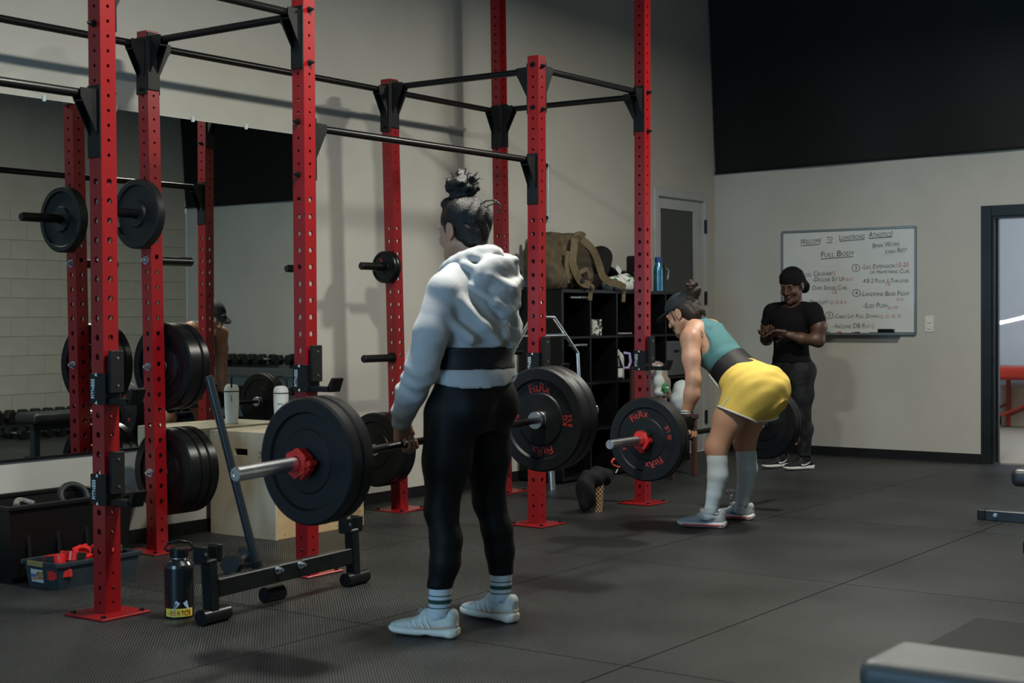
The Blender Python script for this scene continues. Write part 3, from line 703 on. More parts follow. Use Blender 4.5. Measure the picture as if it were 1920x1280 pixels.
# wooden plyometric box: six plywood panels
def mat_ply(name, c1, c2, ax):
    m = bpy.data.materials.new(name); m.use_nodes = True; nt = m.node_tree; b = nt.nodes['Principled BSDF']; L = nt.links.new
    tc = N(nt, 'ShaderNodeTexCoord'); mp = N(nt, 'ShaderNodeMapping'); mp.inputs['Scale'].default_value = ax; L(tc.outputs['Object'], mp.inputs[0])
    n1 = N(nt, 'ShaderNodeTexNoise'); n1.inputs['Scale'].default_value = 5; n1.inputs['Detail'].default_value = 8; n1.inputs['Distortion'].default_value = .6; L(mp.outputs[0], n1.inputs[0])
    cr = N(nt, 'ShaderNodeValToRGB'); cr.color_ramp.elements[0].position = .3; cr.color_ramp.elements[1].position = .7; cr.color_ramp.elements[0].color = (*c2,1); cr.color_ramp.elements[1].color = (*c1,1); L(n1.outputs['Fac'], cr.inputs[0])
    n2 = N(nt, 'ShaderNodeTexNoise'); n2.inputs['Scale'].default_value = 90; n2.inputs['Detail'].default_value = 2; L(tc.outputs['Object'], n2.inputs[0])
    c2_ = N(nt, 'ShaderNodeValToRGB'); c2_.color_ramp.elements[0].position = .70; c2_.color_ramp.elements[1].position = .75; c2_.color_ramp.elements[0].color = (1,1,1,1); c2_.color_ramp.elements[1].color = (.2,.17,.13,1); L(n2.outputs['Fac'], c2_.inputs[0])
    mx = N(nt, 'ShaderNodeMix', data_type='RGBA', blend_type='MULTIPLY'); mx.inputs[0].default_value = 1; L(cr.outputs[0], mx.inputs[6]); L(c2_.outputs[0], mx.inputs[7]); L(mx.outputs[2], b.inputs['Base Color'])
    b.inputs['Roughness'].default_value = .65; return m
PLYA = mat_ply('plywood_pale', (.52,.46,.34), (.33,.27,.18), (1,1,.4)); PLYB = mat_ply('plywood_warm', (.55,.40,.22), (.36,.24,.12), (.4,1,1))
px0, px1, py0, py1, pz = 5.517, 6.225, 5.565, 6.07, .572
pb = thing('plyo_box', 'pale plywood jump box with a hand slot standing against the wall', 'wooden box', ((px0+px1)/2, (py0+py1)/2, 0))
th = .018
# left panel with the hand slot cut out
sy0, sy1, sz0, sz1 = 5.775, 5.875, .444, .480; q = MB(); xa = px0+th/2
q.box((xa, (py0+sy0)/2, pz/2), (th, sy0-py0, pz)); q.box((xa, (sy1+py1)/2, pz/2), (th, py1-sy1, pz)); q.box((xa, (sy0+sy1)/2, sz0/2), (th, sy1-sy0, sz0)); q.box((xa, (sy0+sy1)/2, (sz1+pz)/2), (th, sy1-sy0, pz-sz1))
q.build('side_panel', PLYA, pb)
MB().box(((px0+px1)/2+th/2, py0+th/2, pz/2), (px1-px0-th-.002, th, pz), ch=.001).build('front_panel', PLYB, pb)
MB().box((px1-th/2+.001, (py0+py1)/2+th/2, pz/2), (th, py1-py0-th, pz)).build('side_panel', PLYA, pb)
MB().box(((px0+px1)/2, py1-th/2, pz/2), (px1-px0-2*th, th, pz)).build('back_panel', PLYA, pb)
MB().box(((px0+px1)/2, (py0+py1)/2, pz-th/2-.001), (px1-px0-2*th-.002, py1-py0-2*th-.002, th)).build('top_panel', PLYA, pb)
BURN = mat('burnt_print', (.20,.11,.05), .8)
p = MB(); put_text(p, '24', (6.135, py0-.0006, .075), (1,0,0), (0,0,1), .05); p.build('burnt_print', BURN, pb); p = MB(); put_text(p, 'inch', (6.185, py0-.0006, .075), (1,0,0), (0,0,1), .018)
p.build('burnt_print', BURN, pb); p = MB(); p.tube([(6.155,py0-.0006,.115), (6.175,py0-.0006,.135), (6.195,py0-.0006,.115)], .0022, 4); p.build('burnt_print', BURN, pb); p = MB(); put_text(p, '24', (px0-.0006, 5.655, .45), (0,0,1), (0,1,0), .05); put_text(p, '20', (px0-.0006, 5.62, .45), (0,0,1), (0,1,0), .03)
p.build('burnt_print', BURN, pb)
for z in (.03, .3, .56):
    for y in (py0+.012, py1-.02): MB().cyl((px0+.001, y, z), (px0-.0006, y, z), .003, n=6).build('nail_head', BLK, pb)
for x in (px0+.07, 5.75, 6.0, px1-.015): MB().cyl((x, py0+.001, .02), (x, py0-.0006, .02), .003, n=6).build('nail_head', BLK, pb)
# white insulated bottle
WHT = mat('white_bottle_paint', (.62,.66,.66), .4, var=.03, vscale=6)
wb_ = thing('water_bottle', 'white tapered water bottle with a black loop handle on the wooden box', 'bottle', (5.92, 5.92, pz))
MB().lathe([(.001,0), (.034,0), (.036,.003), (.037,.01), (.0425,.12), (.0435,.18), (.0435,.188)], n=36).build('body', WHT, wb_, False)
MB().lathe([(.0438,.188), (.0438,.194), (.043,.194)], n=36).build('seal_ring', BLK, wb_, False)
lid = MB().lathe([(.0435,.194), (.043,.205), (.038,.222), (.026,.231), (.001,.233)], n=36).box((-.01,-.012,.226), (.03,.02,.016), ch=.005).build('lid', WHT, wb_, False)
MB().tube([(-.036*.69,.036*.72,.205), (-.034*.69,.034*.72,.25), (-.028*.69,.028*.72,.275), (-.01*.69,.01*.72,.287), (.01*.69,-.01*.72,.287), (.028*.69,-.028*.72,.275), (.034*.69,-.034*.72,.25), (.036*.69,-.036*.72,.205)], .0058, 8).build('handle', BLK, lid, False)
MB().box((-.0425*.70,.0425*.72,.15), (.003,.003,.035)).build('printed_mark', BLK, wb_, False)
wv = MB(); put_text(wv, 'evo', (-.034, -.0285, .125), (.64,-.77,0), (0,0,1), .022); wv.build('printed_logo', BLK, wb_, False)
# black growler bottle with the sticker
BC = Vector((3.885, 4.462, 0)); R0 = .0585
gb = thing('growler_bottle', 'black steel bottle with a yellow sticker on the floor by the jack', 'bottle', BC)
GL = mat('black_bottle_paint', (.006,.008,.010), .22, spec=.6)
MB().lathe([(.001,0), (.055,0), (R0,.004), (R0,.20), (.056,.212), (.047,.224), (.034,.232), (.031,.236), (.031,.246)], n=44).build('body', GL, gb, False)
cp = MB().lathe([(.036,.240), (.0375,.243), (.0375,.272), (.034,.279), (.001,.280)], n=36).build('cap', BLKB, gb, False)
MB().tube([(.03,-.025,.262), (.042,-.035,.275), (.03,-.03,.296), (.0,0,.305), (-.03,.03,.296), (-.042,.035,.275), (-.03,.025,.262)], .0055, 8).build('carry_loop', BLKB, cp, False)
MB().lathe([(.0325,.234), (.0345,.236), (.0345,.239), (.0325,.241)], n=36).build('neck_ring', STEEL, gb, False)
a0 = math.atan2(-BC.y, -BC.x)   # faces the camera
def cylmap(mb, vs, fs, off, r): mb.add([(r*math.cos(a0+x/R0+off), r*math.sin(a0+x/R0+off), z) for x, z in vs], fs)
st = MB(); n = 22
v_ = [(-.078+.120*i/n, z) for i in range(n+1) for z in (.010, .042)]
cylmap(st, v_, [(2*i, 2*i+2, 2*i+3, 2*i+1) for i in range(n)], .28, R0+.0006); st.build('sticker', mat('yellow_sticker', (.72,.58,.06), .45), gb, False)
tx = MB()
for i, chh in enumerate('-BERTOS'):
    for q in (0, .0007):
        vs, fs = text_me(chh, .029); cylmap(tx, [(v.x*.80+q-.062+.0150*i, v.y+.0155) for v in vs], fs, .24, R0+.0012+q)
tx.build('sticker_lettering', mat('dark_red_ink', (.30,.02,.01), .5), gb, False)
hs = MB(); hh = [(-.036,.036), (-.030,.056), (-.027,.072), (-.022,.074), (-.017,.068), (-.010,.066), (-.013,.058), (-.020,.050), (-.026,.044), (-.030,.036)]
cylmap(hs, hh, [tuple(range(len(hh)))], .20, R0+.0012); h2 = [(-x-.013+.006, z) for x, z in hh]; cylmap(hs, h2, [tuple(range(len(h2)))[::-1]], .20, R0+.0012)
hs.build('horse_emblem', mat('pale_blue_ink', (.45,.55,.60), .5), gb, False)
hb = MB(); h3 = [(-.031,.048), (-.028,.062), (-.022,.064), (-.020,.057), (-.026,.048), (-.03,.038)]; cylmap(hb, h3, [tuple(range(len(h3)))], .20, R0+.0017); hb.build('emblem_shading', mat('brown_ink', (.16,.09,.06), .6), gb, False)
# deadlift jack
JK = mat('black_jack_paint', (.006,.0075,.009), .3, var=.3, vscale=15)
JH = mat('handle_paint', (.02,.028,.034), .22, .3)
L1, L2 = Vector((3.885, 4.262, 0)), Vector((4.80, 4.345, 0)); jd = (L2-L1).normalized(); jn = Vector((-jd.y, jd.x, 0)); JR = Matrix((jd, jn, Vector((0,0,1)))).transposed()
jk = thing('barbell_jack', 'black barbell jack with a tall leaning handle on the floor', 'barbell jack', (L1+L2)/2)
for L_ in (L1, L2):
    lg = MB().box(L_-jd*.02+Vector((0,0,.15)), (.048, .048, .21), JR @ Ry(-.06), ch=.004).build('leg', JK, jk)
    MB().cyl(L_-jd*.075+Vector((0,0,.031)), L_+jd*.075+Vector((0,0,.031)), .031, n=20).build('foot_roller', JK, lg)
    c = L_-jd*.032; MB().box(c+Vector((0,0,.245)), (.11, .05, .012), JR, ch=.002).box(c-jd*.043+Vector((0,0,.278)), (.024, .056, .062), JR, ch=.003).box(c+jd*.043+Vector((0,0,.278)), (.024, .056, .062), JR, ch=.003).build('bar_cradle', JK, lg)
    for q in (-1,1): MB().box(c+jd*(.0285*q)+Vector((0,0,.278)), (.006, .05, .05), JR, ch=.002).build('cradle_liner', UHMW, lg)
    MB().cyl(c-jd*.043-jn*.028+Vector((0,0,.28)), c-jd*.043-jn*.031+Vector((0,0,.28)), .007, n=10).build('rivet', ZINC, lg)
bm2 = MB().box((L1+L2)/2+Vector((-.01,0,.135)), ((L2-L1).length-.04, .04, .072), JR, ch=.004).build('crossbeam', JK, jk)
for x in (4.245, 4.39):
    m = MB(); hexbolt(m, Vector((x, L1.y+(x-L1.x)*jd.y/jd.x, .155))-jn*.02, -jn, .014); m.build('hex_bolt', ZINC, bm2)
hp0, hp1 = Vector((4.20, 4.33, .12)), Vector((4.085, 4.50, .952))
hd = MB().cyl(hp0, hp1, .0175, n=20).build('handle', JH, jk); u = (hp1-hp0).normalized()
MB().cyl(hp1, hp1+u*.004, .0165, .013, n=20).build('end_cap', UHMW, hd); MB().cyl(hp0-u*.02, hp0+u*.07, .023, n=16).build('socket', JK, hd)
MB().cyl(Vector((4.24,4.345,.04)), Vector((4.34,4.35,.04)), .034, n=18).build('pivot_roller', JK, jk)
# tote and small bin
TOTE = mat('black_tote_plastic', (.0022,.0022,.0025), .5, var=.2, vscale=10)
def open_bin(name, label, cat, x0, x1, y0, y1, h, m, taper=.02, rim=.02, ribs=0):
    t = thing(name, label, cat, ((x0+x1)/2, (y0+y1)/2, 0)); b = MB(); tk = .004
    def ring(z, o): return [(x0+o, y0+o, z), (x1-o, y0+o, z), (x1-o, y1-o, z), (x0+o, y1-o, z)]
    A, B, C_, D_ = ring(0, taper), ring(h, 0), ring(h, tk), ring(.006, taper+tk)
    vs = A+B+C_+D_; fs = [(0,1,2,3), (12,13,14,15)]
    for k in (0, 4, 8): fs += [(k+i, k+(i+1) % 4, k+4+(i+1) % 4, k+4+i) for i in range(4)]
    b.add(vs, fs); b.build('tub', m, t)
    r = MB(); cx, cy = (x0+x1)/2, (y0+y1)/2
    for y in (y0, y1): r.box((cx, y, h-.008), (x1-x0+2*rim, rim, .022), ch=.004)
    for x in (x0, x1): r.box((x, cy, h-.008), (rim, y1-y0, .022), ch=.004)
    r.build('rim', m, t)
    for i in range(ribs):
        x = x0+(x1-x0)*(i+.7)/(ribs+.4); MB().box((x, y0+taper*.5-.002, h*.5), (.018, .012, h*.8), Rx(-math.atan2(taper, h)), ch=.002).build('rib', m, t)
    return t
tote = open_bin('storage_tote', 'big black plastic tote full of dark gear by the wall', 'storage bin', 3.90, 4.60, 5.60, 6.05, .352, TOTE, .035, .024, 4)
BAND = mat('dark_band_rubber', (.012,.015,.016), .5, var=.3, vscale=20)
f = Field((3.95, 5.65, .2), (4.58, 6.02, .44), .01)
f.ell((4.25,5.85,.24), (.27,.15,.07), k=.03); f.ell((4.12,5.80,.30), (.06,.05,.04), k=.02)
tag(center(mesh_np('dark_cloth', [f.arrays(2)], mat('dark_fabric', (.015,.015,.016), .9))), 'crumpled dark cloth filling the black tote', 'cloth')
tag(center(MB().tube([(4.40+.075*math.cos(a), 5.80+.03*math.sin(a), .335+.055*math.sin(a)) for a in [2*PI*i/24 for i in range(24)]], .017, 8, closed=True).build('resistance_band', BAND)), 'grey rubber band looped over the tote rim', 'resistance band')
tag(center(MB().tube([(4.02+.10*t_+.0*t_, 5.72+.05*math.sin(t_*3), .335+.02*math.sin(t_*PI)) for t_ in [i/10 for i in range(11)]], .014, 8).build('rope', mat('grey_rope', (.16,.16,.15), .8, var=.5, vscale=120))), 'short grey braided rope lying on top of the tote', 'rope')
BINP = mat('smoky_bin_plastic', (.020,.030,.038), .25, var=.25, vscale=8, spec=.6)
sb_ = open_bin('clamp_bin', 'small smoky plastic bin holding red clamps', 'storage bin', 3.945, 4.39, 5.315, 5.56, .118, BINP, .014, .016)
LBL = mat('sticker_paper', (.42,.42,.40), .5)
lb = MB().box((3.9515, 5.475, .052), (.001, .085, .058), Ry(-.118)).build('label_sticker', LBL, sb_)
for (dy, dz_, w_, h_, c) in ((.02,.018,.038,.014,(.25,.08,.12)), (.02,.0,.038,.014,(.08,.1,.25)), (-.024,.010,.034,.022,(.20,.18,.04)), (-.024,-.008,.034,.012,(.30,.10,.03)), (.02,-.014,.038,.010,(.35,.18,.06))):
    MB().box((3.951-.0012*1, 5.475+dy, .052+dz_), (.0012, w_, h_), Ry(-.118)).build('label_print', mat('label_ink_%d%d' % (dy*1000, dz_*1000), c, .5), lb)
MB().box((3.937, 5.47, .108), (.004, .11, .022)).build('brand_tape', mat('ochre_tape', (.22,.16,.05), .6), sb_)
random.seed(4)
for i in range(13):
    x = 4.0+.11*(i % 4)+random.uniform(-.015,.015) if i < 8 else 4.03+.075*(i-8); y = 5.385+.10*((i//4) % 2)+random.uniform(-.01,.01) if i < 8 else 5.43+.02*(-1)**i; z = .062+.01*random.random() if i < 8 else .118+.008*(i % 2)
    c = clamp('red plastic barbell clamp heaped in the small smoky bin', x, y, z+.0, random.uniform(0,6), 'red clamps heaped in the bin'); c.rotation_euler = (random.uniform(-.5,.5), PI/2+random.uniform(-.5,.5), random.uniform(0,6))
# ------------------------------------------------------------------ shelf and what stands on it
SHB = mat('black_shelf_laminate', (.0035,.0035,.004), .35, var=.2, vscale=5)
sx0, cw, ncol, sy, sd = 8.537, .367, 5, 5.73, .38; zr = [.03, .37, .71, 1.05, 1.385]
sh = thing('cube_shelf', 'wide black cube shelf against the wall', 'shelf', (sx0+cw*ncol/2, sy+sd/2, 0)); tk = .018
for i, z in enumerate(zr): MB().box((sx0+cw*ncol/2, sy+sd/2, z-(tk*.5 if i else 0)), (cw*ncol+tk*2, sd, tk*(1.4 if i in (0,4) else 1)), ch=.001).build('top_board' if i == 4 else 'shelf_board', SHB, sh)
for i in range(ncol+1): MB().box((sx0+cw*i, sy+sd/2+.002, .69), (tk*(1.6 if i in (0,ncol) else 1), sd-.004, 1.35)).build('divider', SHB, sh)
MB().box((sx0+cw*ncol/2, sy+sd-.004, .70), (cw*ncol, .006, 1.36)).build('back_board', SHB, sh)
SZ = zr[4]+.004
# backpack
KH = mat('khaki_canvas', (.085,.063,.031), .85, var=.3, vscale=12, bump=.3, bscale=240); KH2 = mat('khaki_webbing', (.12,.088,.045), .8, var=.2, vscale=40, bump=.3, bscale=400); KHD = mat('dark_khaki_mesh', (.035,.026,.013), .9, bump=.4, bscale=300)
bp = thing('backpack', 'khaki canvas backpack leaning on top of the black shelf', 'backpack', (8.95, 5.86, SZ))
f = Field((8.42,5.62,SZ-.02), (9.45,6.12,1.85), .011)
R = np.array(Ry(-.32))
f.box((8.93,5.90,1.575), (.235,.125,.185), R, rd=.08, k=.03); f.ell((8.72,5.88,1.52), (.13,.13,.16), R, k=.05); f.ell((8.70,5.90,1.64), (.13,.11,.13), R, k=.05)
f.ell((8.80,5.88,1.735), (.12,.11,.06), R, k=.03); f.ell((9.0,5.86,1.74), (.13,.10,.045), np.array(Ry(.1)), k=.02); f.ell((9.10,5.85,1.745), (.06,.07,.035), np.array(Ry(-.3)), k=.015)
f.ell((8.72,5.78,1.46), (.10,.08,.09), k=.03)
f.ell((9.12,5.86,1.50), (.12,.12,.12), k=.04)
f.wrinkle(lambda X,Y,Z: .006*np.sin(X*60+Z*22)*np.sin(Z*35+Y*20)+.004*np.sin(X*110-Z*60))
f.cut((0,0,SZ), (0,0,-1)); mesh_np('bag', [f.arrays(1)], KH, bp)
f = Field((8.70,5.60,1.38), (9.35,5.84,1.80), .009); f.ell((9.02,5.768,1.575), (.135,.045,.155), np.array(Ry(-.35)), k=.02); f.wrinkle(lambda X,Y,Z: .003*np.sin(Z*90)); mesh_np('back_panel', [f.arrays(1)], KHD, bp)
def strap(name, pts, w_, t_, m, par):
    pts = [Vector(p) for p in pts]; q = []
    for i in range(len(pts)-1):
        p0, p1, p2, p3 = pts[max(i-1,0)], pts[i], pts[i+1], pts[min(i+2,len(pts)-1)]
        for k in range(5):
            t = k/5; q.append(.5*((2*p1)+(p2-p0)*t+(2*p0-5*p1+4*p2-p3)*t*t+(3*p1-p0-3*p2+p3)*t**3))
    q.append(pts[-1]); b = MB(); vs = []
    for i, p in enumerate(q):
        tg = (q[min(i+1,len(q)-1)]-q[max(i-1,0)]).normalized(); s = tg.cross(Vector((.58,.81,0))).normalized(); n_ = s.cross(tg).normalized()
        vs += [p+s*(w_/2)+n_*(t_/2), p-s*(w_/2)+n_*(t_/2), p-s*(w_/2)-n_*(t_/2), p+s*(w_/2)-n_*(t_/2)]
    b.add(vs, [(4*i+j, 4*i+(j+1) % 4, 4*i+4+(j+1) % 4, 4*i+4+j) for i in range(len(q)-1) for j in range(4)]+[(0,1,2,3), (4*len(q)-4, 4*len(q)-1, 4*len(q)-2, 4*len(q)-3)], False)
    return b.build(name, m, par)
strap('shoulder_strap', [(9.02,5.76,1.755), (9.11,5.72,1.68), (9.19,5.72,1.58), (9.23,5.71,1.49), (9.30,5.70,1.45), (9.42,5.69,1.43), (9.50,5.69,1.405)], .055, .016, KH2, bp)
strap('shoulder_strap', [(8.93,5.76,1.75), (8.86,5.72,1.67), (8.83,5.71,1.58), (8.86,5.70,1.50), (8.93,5.70,1.44), (9.02,5.69,1.42)], .055, .016, KH2, bp)
strap('side_strap', [(8.80,5.73,1.66), (8.77,5.72,1.55), (8.77,5.71,1.43)], .03, .006, KH2, bp); strap('side_strap', [(8.88,5.69,1.50), (8.97,5.68,1.53), (9.02,5.68,1.47)], .03, .006, KH2, bp)
strap('hanging_webbing', [(9.03,5.70,1.42), (9.05,5.68,1.405), (9.06,5.705,1.36), (9.06,5.71,1.31)], .032, .006, KH2, bp); strap('hanging_webbing', [(9.50,5.70,1.41), (9.53,5.71,1.38), (9.53,5.715,1.30)], .03, .006, KH2, bp)
strap('grab_handle', [(8.98,5.80,1.78), (9.05,5.79,1.80), (9.12,5.79,1.785)], .03, .01, KH2, bp)
bp.location.x -= .2
for x, z in ((8.73,1.45), (9.29,1.40), (8.85,1.40)): MB().box((x, 5.69, z), (.045, .012, .03), ch=.003).build('buckle', BLK, bp)
# black bag, cap and towel beside the backpack
DKF = mat('black_fabric', (.0045,.0045,.005), .85, bump=.2, bscale=200)
f = Field((9.02,5.75,SZ-.02), (9.5,6.1,1.58), .011); f.ell((9.26,5.93,1.45), (.17,.11,.09), k=.02); f.wrinkle(lambda X,Y,Z: .006*np.sin(X*50+Z*40)); f.cut((0,0,SZ), (0,0,-1))
tag(center(mesh_np('soft_bag', [f.arrays(1)], DKF)), 'black soft bag behind the backpack on the shelf', 'bag')
cpx = thing('baseball_hat', 'black cap with a white tag resting beside the backpack', 'cap', (9.30, 5.90, 1.52))
f = Field((9.08,5.75,1.45), (9.55,6.06,1.80), .009); R = np.array(Ry(.35)); f.ell((9.29,5.90,1.60), (.095,.09,.115), R, k=.02); f.ell((9.32,5.90,1.655), (.085,.08,.07), R, k=.03); f.ell((9.24,5.90,1.55), (.10,.09,.07), R, k=.02)
mesh_np('crown', [f.arrays(1)], DKF, cpx)
f = Field((9.2,5.75,1.40), (9.6,6.05,1.66), .007); f.ell((9.40,5.885,1.525), (.085,.085,.014), np.array(Ry(.75)), k=.01); mesh_np('brim', [f.arrays(1)], DKF, cpx)
MB().box((9.405,5.80,1.545), (.075,.004,.045), Ry(.6), ch=.002).build('tag', mat('white_tag', (.55,.57,.58), .5), cpx)
TW = mat('leaf_towel', (.62,.63,.58), .9, col2=(.015,.10,.06), vscale=22, thr=(.44,.46), bump=.3, bscale=200)
f = Field((9.12,5.68,SZ-.02), (9.60,5.92,1.55), .009); f.ell((9.33,5.78,1.43), (.16,.075,.065), k=.02); f.ell((9.45,5.78,1.44), (.09,.07,.08), k=.03); f.wrinkle(lambda X,Y,Z: .006*np.sin(X*70+Z*50)); f.cut((0,0,SZ), (0,0,-1))
tag(center(mesh_np('towel', [f.arrays(1)], TW)), 'white towel with dark green leaf pattern on the shelf', 'towel')
bxx = thing('black_case', 'small black box beside the leaf towel on the shelf', 'box', (9.67,5.85,SZ)); MB().box((9.67,5.85,SZ+.06), (.16,.13,.12), ch=.006).build('case', SHB, bxx); MB().box((9.67,5.85,SZ+.135), (.165,.135,.03), ch=.006).build('lid', SHB, bxx)
for x in (9.63,9.71): MB().box((x,5.782,SZ+.075), (.025,.004,.012), ch=.001).build('latch', STEEL, bxx)
BLU = mat('blue_metallic_bottle', (.10,.30,.46), .25, .7, var=.2, vscale=9)
bl = thing('blue_bottle', 'slim metallic blue bottle on the right end of the shelf', 'bottle', (10.055,5.83,SZ))
MB().lathe([(.001,0), (.036,0), (.038,.005), (.038,.17), (.034,.20), (.027,.225), (.025,.232)], n=32).build('body', BLU, bl, False); MB().lathe([(.026,.232), (.029,.234), (.029,.268), (.026,.274), (.001,.275)], n=24).build('cap', mat('navy_plastic', (.02,.05,.20), .4), bl, False)
db = thing('dark_shaker', 'dark shaker cup behind the blue bottle', 'cup', (10.20,5.90,SZ)); MB().lathe([(.001,0), (.034,0), (.042,.17), (.044,.172)], n=28).build('cup', SHB, db, False); MB().lathe([(.045,.165), (.045,.20), (.036,.215), (.001,.216)], n=28).build('lid', BLK, db, False); MB().tube([(.03,-.03,.20),(.055,-.05,.17),(.045,-.045,.10)], .006, 8).build('loop', STEEL, db, False)
spk = thing('black_speaker', 'tall black speaker half hidden by a red upright on the shelf', 'speaker', (9.90,5.92,SZ)); MB().box((9.90,5.92,SZ+.14), (.20,.12,.28), ch=.012).build('cabinet', SHB, spk); MB().box((9.90,5.858,SZ+.14), (.17,.006,.25), ch=.002).build('grille', DKF, spk); MB().box((9.985,5.856,SZ+.13), (.02,.004,.012)).build('badge', STEEL, spk)
# in the cells
mg = thing('patterned_mug', 'mug with black and white pattern in a shelf cell', 'mug', (9.07,5.80,1.051)); MB().lathe([(.001,0), (.046,0), (.048,.003), (.048,.118), (.045,.12), (.044,.117), (.043,.006), (.001,.006)], n=28).build('cup', mat('newsprint_pattern', (.55,.55,.52), .5, col2=(.02,.02,.02), vscale=38, thr=(.49,.51)), mg, False)
MB().tube([(-.045,.02,.09), (-.07,.03,.09), (-.078,.034,.06), (-.07,.03,.03), (-.046,.02,.03)], .006, 8).build('handle', SHB, mg, False); MB().box((.02,-.046,.055), (.026,.004,.012), Rz(.4)).build('orange_mark', mat('orange_print', (.5,.25,.03), .5), mg, False)
jg = thing('white_jug', 'white plastic jug with a lavender handle in a shelf cell', 'jug', (9.45,5.86,.711)); MB().lathe([(.001,0), (.062,0), (.066,.01), (.066,.17), (.05,.20), (.03,.215), (.03,.228), (.001,.23)], n=28).build('body', mat('white_plastic', (.55,.56,.58), .45), jg, False)
MB().tube([(.045,-.045,.20), (.08,-.075,.195), (.088,-.08,.13), (.075,-.07,.085), (.045,-.05,.085)], .012, 8).build('handle', mat('lavender_plastic', (.34,.30,.52), .45), jg, False)
sp = thing('spray_bottle', 'dark spray bottle with a beige trigger beside the white jug', 'spray bottle', (9.37,5.79,.711)); MB().lathe([(.001,0), (.04,0), (.042,.006), (.040,.10), (.022,.15), (.014,.165), (.014,.18)], n=24).build('body', SHB, sp, False); MB().box((-.012,0,.195), (.075,.03,.035), Ry(.25), ch=.006).box((-.03,0,.165), (.012,.02,.05), Ry(-.35), ch=.003).build('trigger', mat('beige_plastic', (.50,.45,.36), .5), sp, False)
lbm = MB(); n = 10
lbm.add([(.0415*math.cos(a), .0415*math.sin(a), z) for a in [-2.9+1.5*i/n for i in range(n+1)] for z in (.012,.088)], [(2*i,2*i+2,2*i+3,2*i+1) for i in range(n)]); lbm.build('paper_label', mat('white_tag'), sp, False)
tag(center(MB().box((9.40,5.77,1.062), (.17,.09,.012), Rz(.1), ch=.002).build('notebook', mat('grey_paper', (.25,.25,.25), .6))), 'thin grey notebook lying in a shelf cell', 'notebook')
gb_ = thing('fabric_bin', 'grey fabric bin in the right column of the shelf', 'storage bin', (10.19,5.90,.711)); MB().box((10.19,5.905,.711+.14), (.33,.32,.28), ch=.01).build('bin', mat('grey_felt', (.07,.075,.08), .9, bump=.3, bscale=300), gb_); MB().box((10.19,5.743,.711+.20), (.08,.006,.02), ch=.002).build('pull_loop', DKF, gb_)
for x, z in ((8.74,1.33), (8.72,.985)):
    rb = thing('chrome_rod', 'short chrome rod under the top board of the shelf' if z > 1.2 else 'short chrome rod on the second row of the shelf', 'rod', (x,5.74,z)); MB().cyl((x-.10,5.74,z), (x+.02,5.74,z), .011, n=14).build('rod', STEEL, rb); MB().cyl((x+.02,5.74,z), (x+.13,5.74,z), .0125, n=14).build('knurled_grip', mat('knurled_steel', (.5,.5,.5), .4, 1, col2=(.05,.05,.05), vscale=160, thr=(.45,.55)), rb)
# hex bar standing against the shelf
hbx = thing('hex_bar', 'chrome hexagonal trap bar standing in front of the shelf', 'trap bar', (8.2,5.62,0)); Yh = 5.60
hexp = [(7.80,.47),(7.80,.935),(8.07,1.19),(8.33,1.19),(8.607,.935),(8.607,.47),(8.33,.215),(8.07,.215)]
MB().tube([(x, Yh+.06*z, z) for x, z in hexp], .014, 10, closed=True, smooth=False).build('hex_frame', STEEL, hbx)
MB().cyl((7.93,Yh+.06*1.06,1.062), (8.47,Yh+.06*1.06,1.062), .014, n=14).build('grip', STEEL, hbx); MB().cyl((7.93,Yh+.06*.34,.342), (8.47,Yh+.06*.34,.342), .014, n=14).build('grip', STEEL, hbx)
MB().cyl((8.2,Yh+.013,.215), (8.2,Yh,.0), .024, n=18).build('sleeve', STEEL, hbx); MB().cyl((8.2,Yh+.071,1.19), (8.2,Yh+.085,1.40), .024, n=18).build('sleeve', STEEL, hbx)
ps = thing('pole', 'grey round-topped pole standing on the left end of the shelf', 'pole', (8.575,6.06,SZ)); MB().lathe([(.022,SZ+.02), (.022,1.72), (.018,1.745), (.008,1.757), (.001,1.76)], o=(8.575,6.06,0), n=16).build('tube', mat('grey_tube', (.12,.125,.125), .45), ps); MB().lathe([(.001,SZ), (.035,SZ), (.035,SZ+.02), (.001,SZ+.02)], o=(8.575,6.06,0), n=20).build('foot', BLK, ps)
rd_ = thing('wall_rod', 'thin dark rod fixed upright on the wall above the backpack', 'rod', (8.905,WY-.03,1.9)); MB().cyl((8.905,WY-.03,1.91), (8.905,WY-.03,2.345), .008, n=10).build('rod', STEEL, rd_)
for z in (1.93,2.32): MB().box((8.905,WY-.016,z), (.03,.032,.025), ch=.002).build('wall_clip', BLK, rd_)
# chair with clothes
WD = mat('brown_wood', (.045,.014,.007), .5, var=.3, vscale=9)
ch = thing('wooden_chair', 'brown wooden chair beside the shelf with clothes on it', 'chair', (9.53,5.40,0)); cx0, cx1, cy0, cy1 = 9.36, 9.70, 5.24, 5.56
MB().box(((cx0+cx1)/2,(cy0+cy1)/2,.44), (.39,.38,.035), ch=.008).build('seat', WD, ch)
for x in (cx0,cx1):
    MB().box((x,cy0,.212), (.036,.036,.424), ch=.004).build('leg', WD, ch); MB().box((x,cy1,.21), (.036,.036,.42), ch=.004).build('leg', WD, ch); MB().box((x,cy1+.012,.64), (.034,.03,.36), ch=.004).build('back_post', WD, ch)
for z in (.62,.79): MB().box(((cx0+cx1)/2,cy1+.012,z), (cx1-cx0-.03,.02,.06), ch=.004).build('back_rail', WD, ch)
BG = mat('beige_pink_cloth', (.30,.225,.195), .9, var=.1, vscale=8, bump=.2, bscale=200)
f = Field((9.42,5.30,.44), (9.95,5.78,.90), .011)
f.box((9.66,5.572,.80), (.11,.040,.045), rd=.03, k=.02); random.seed(6)
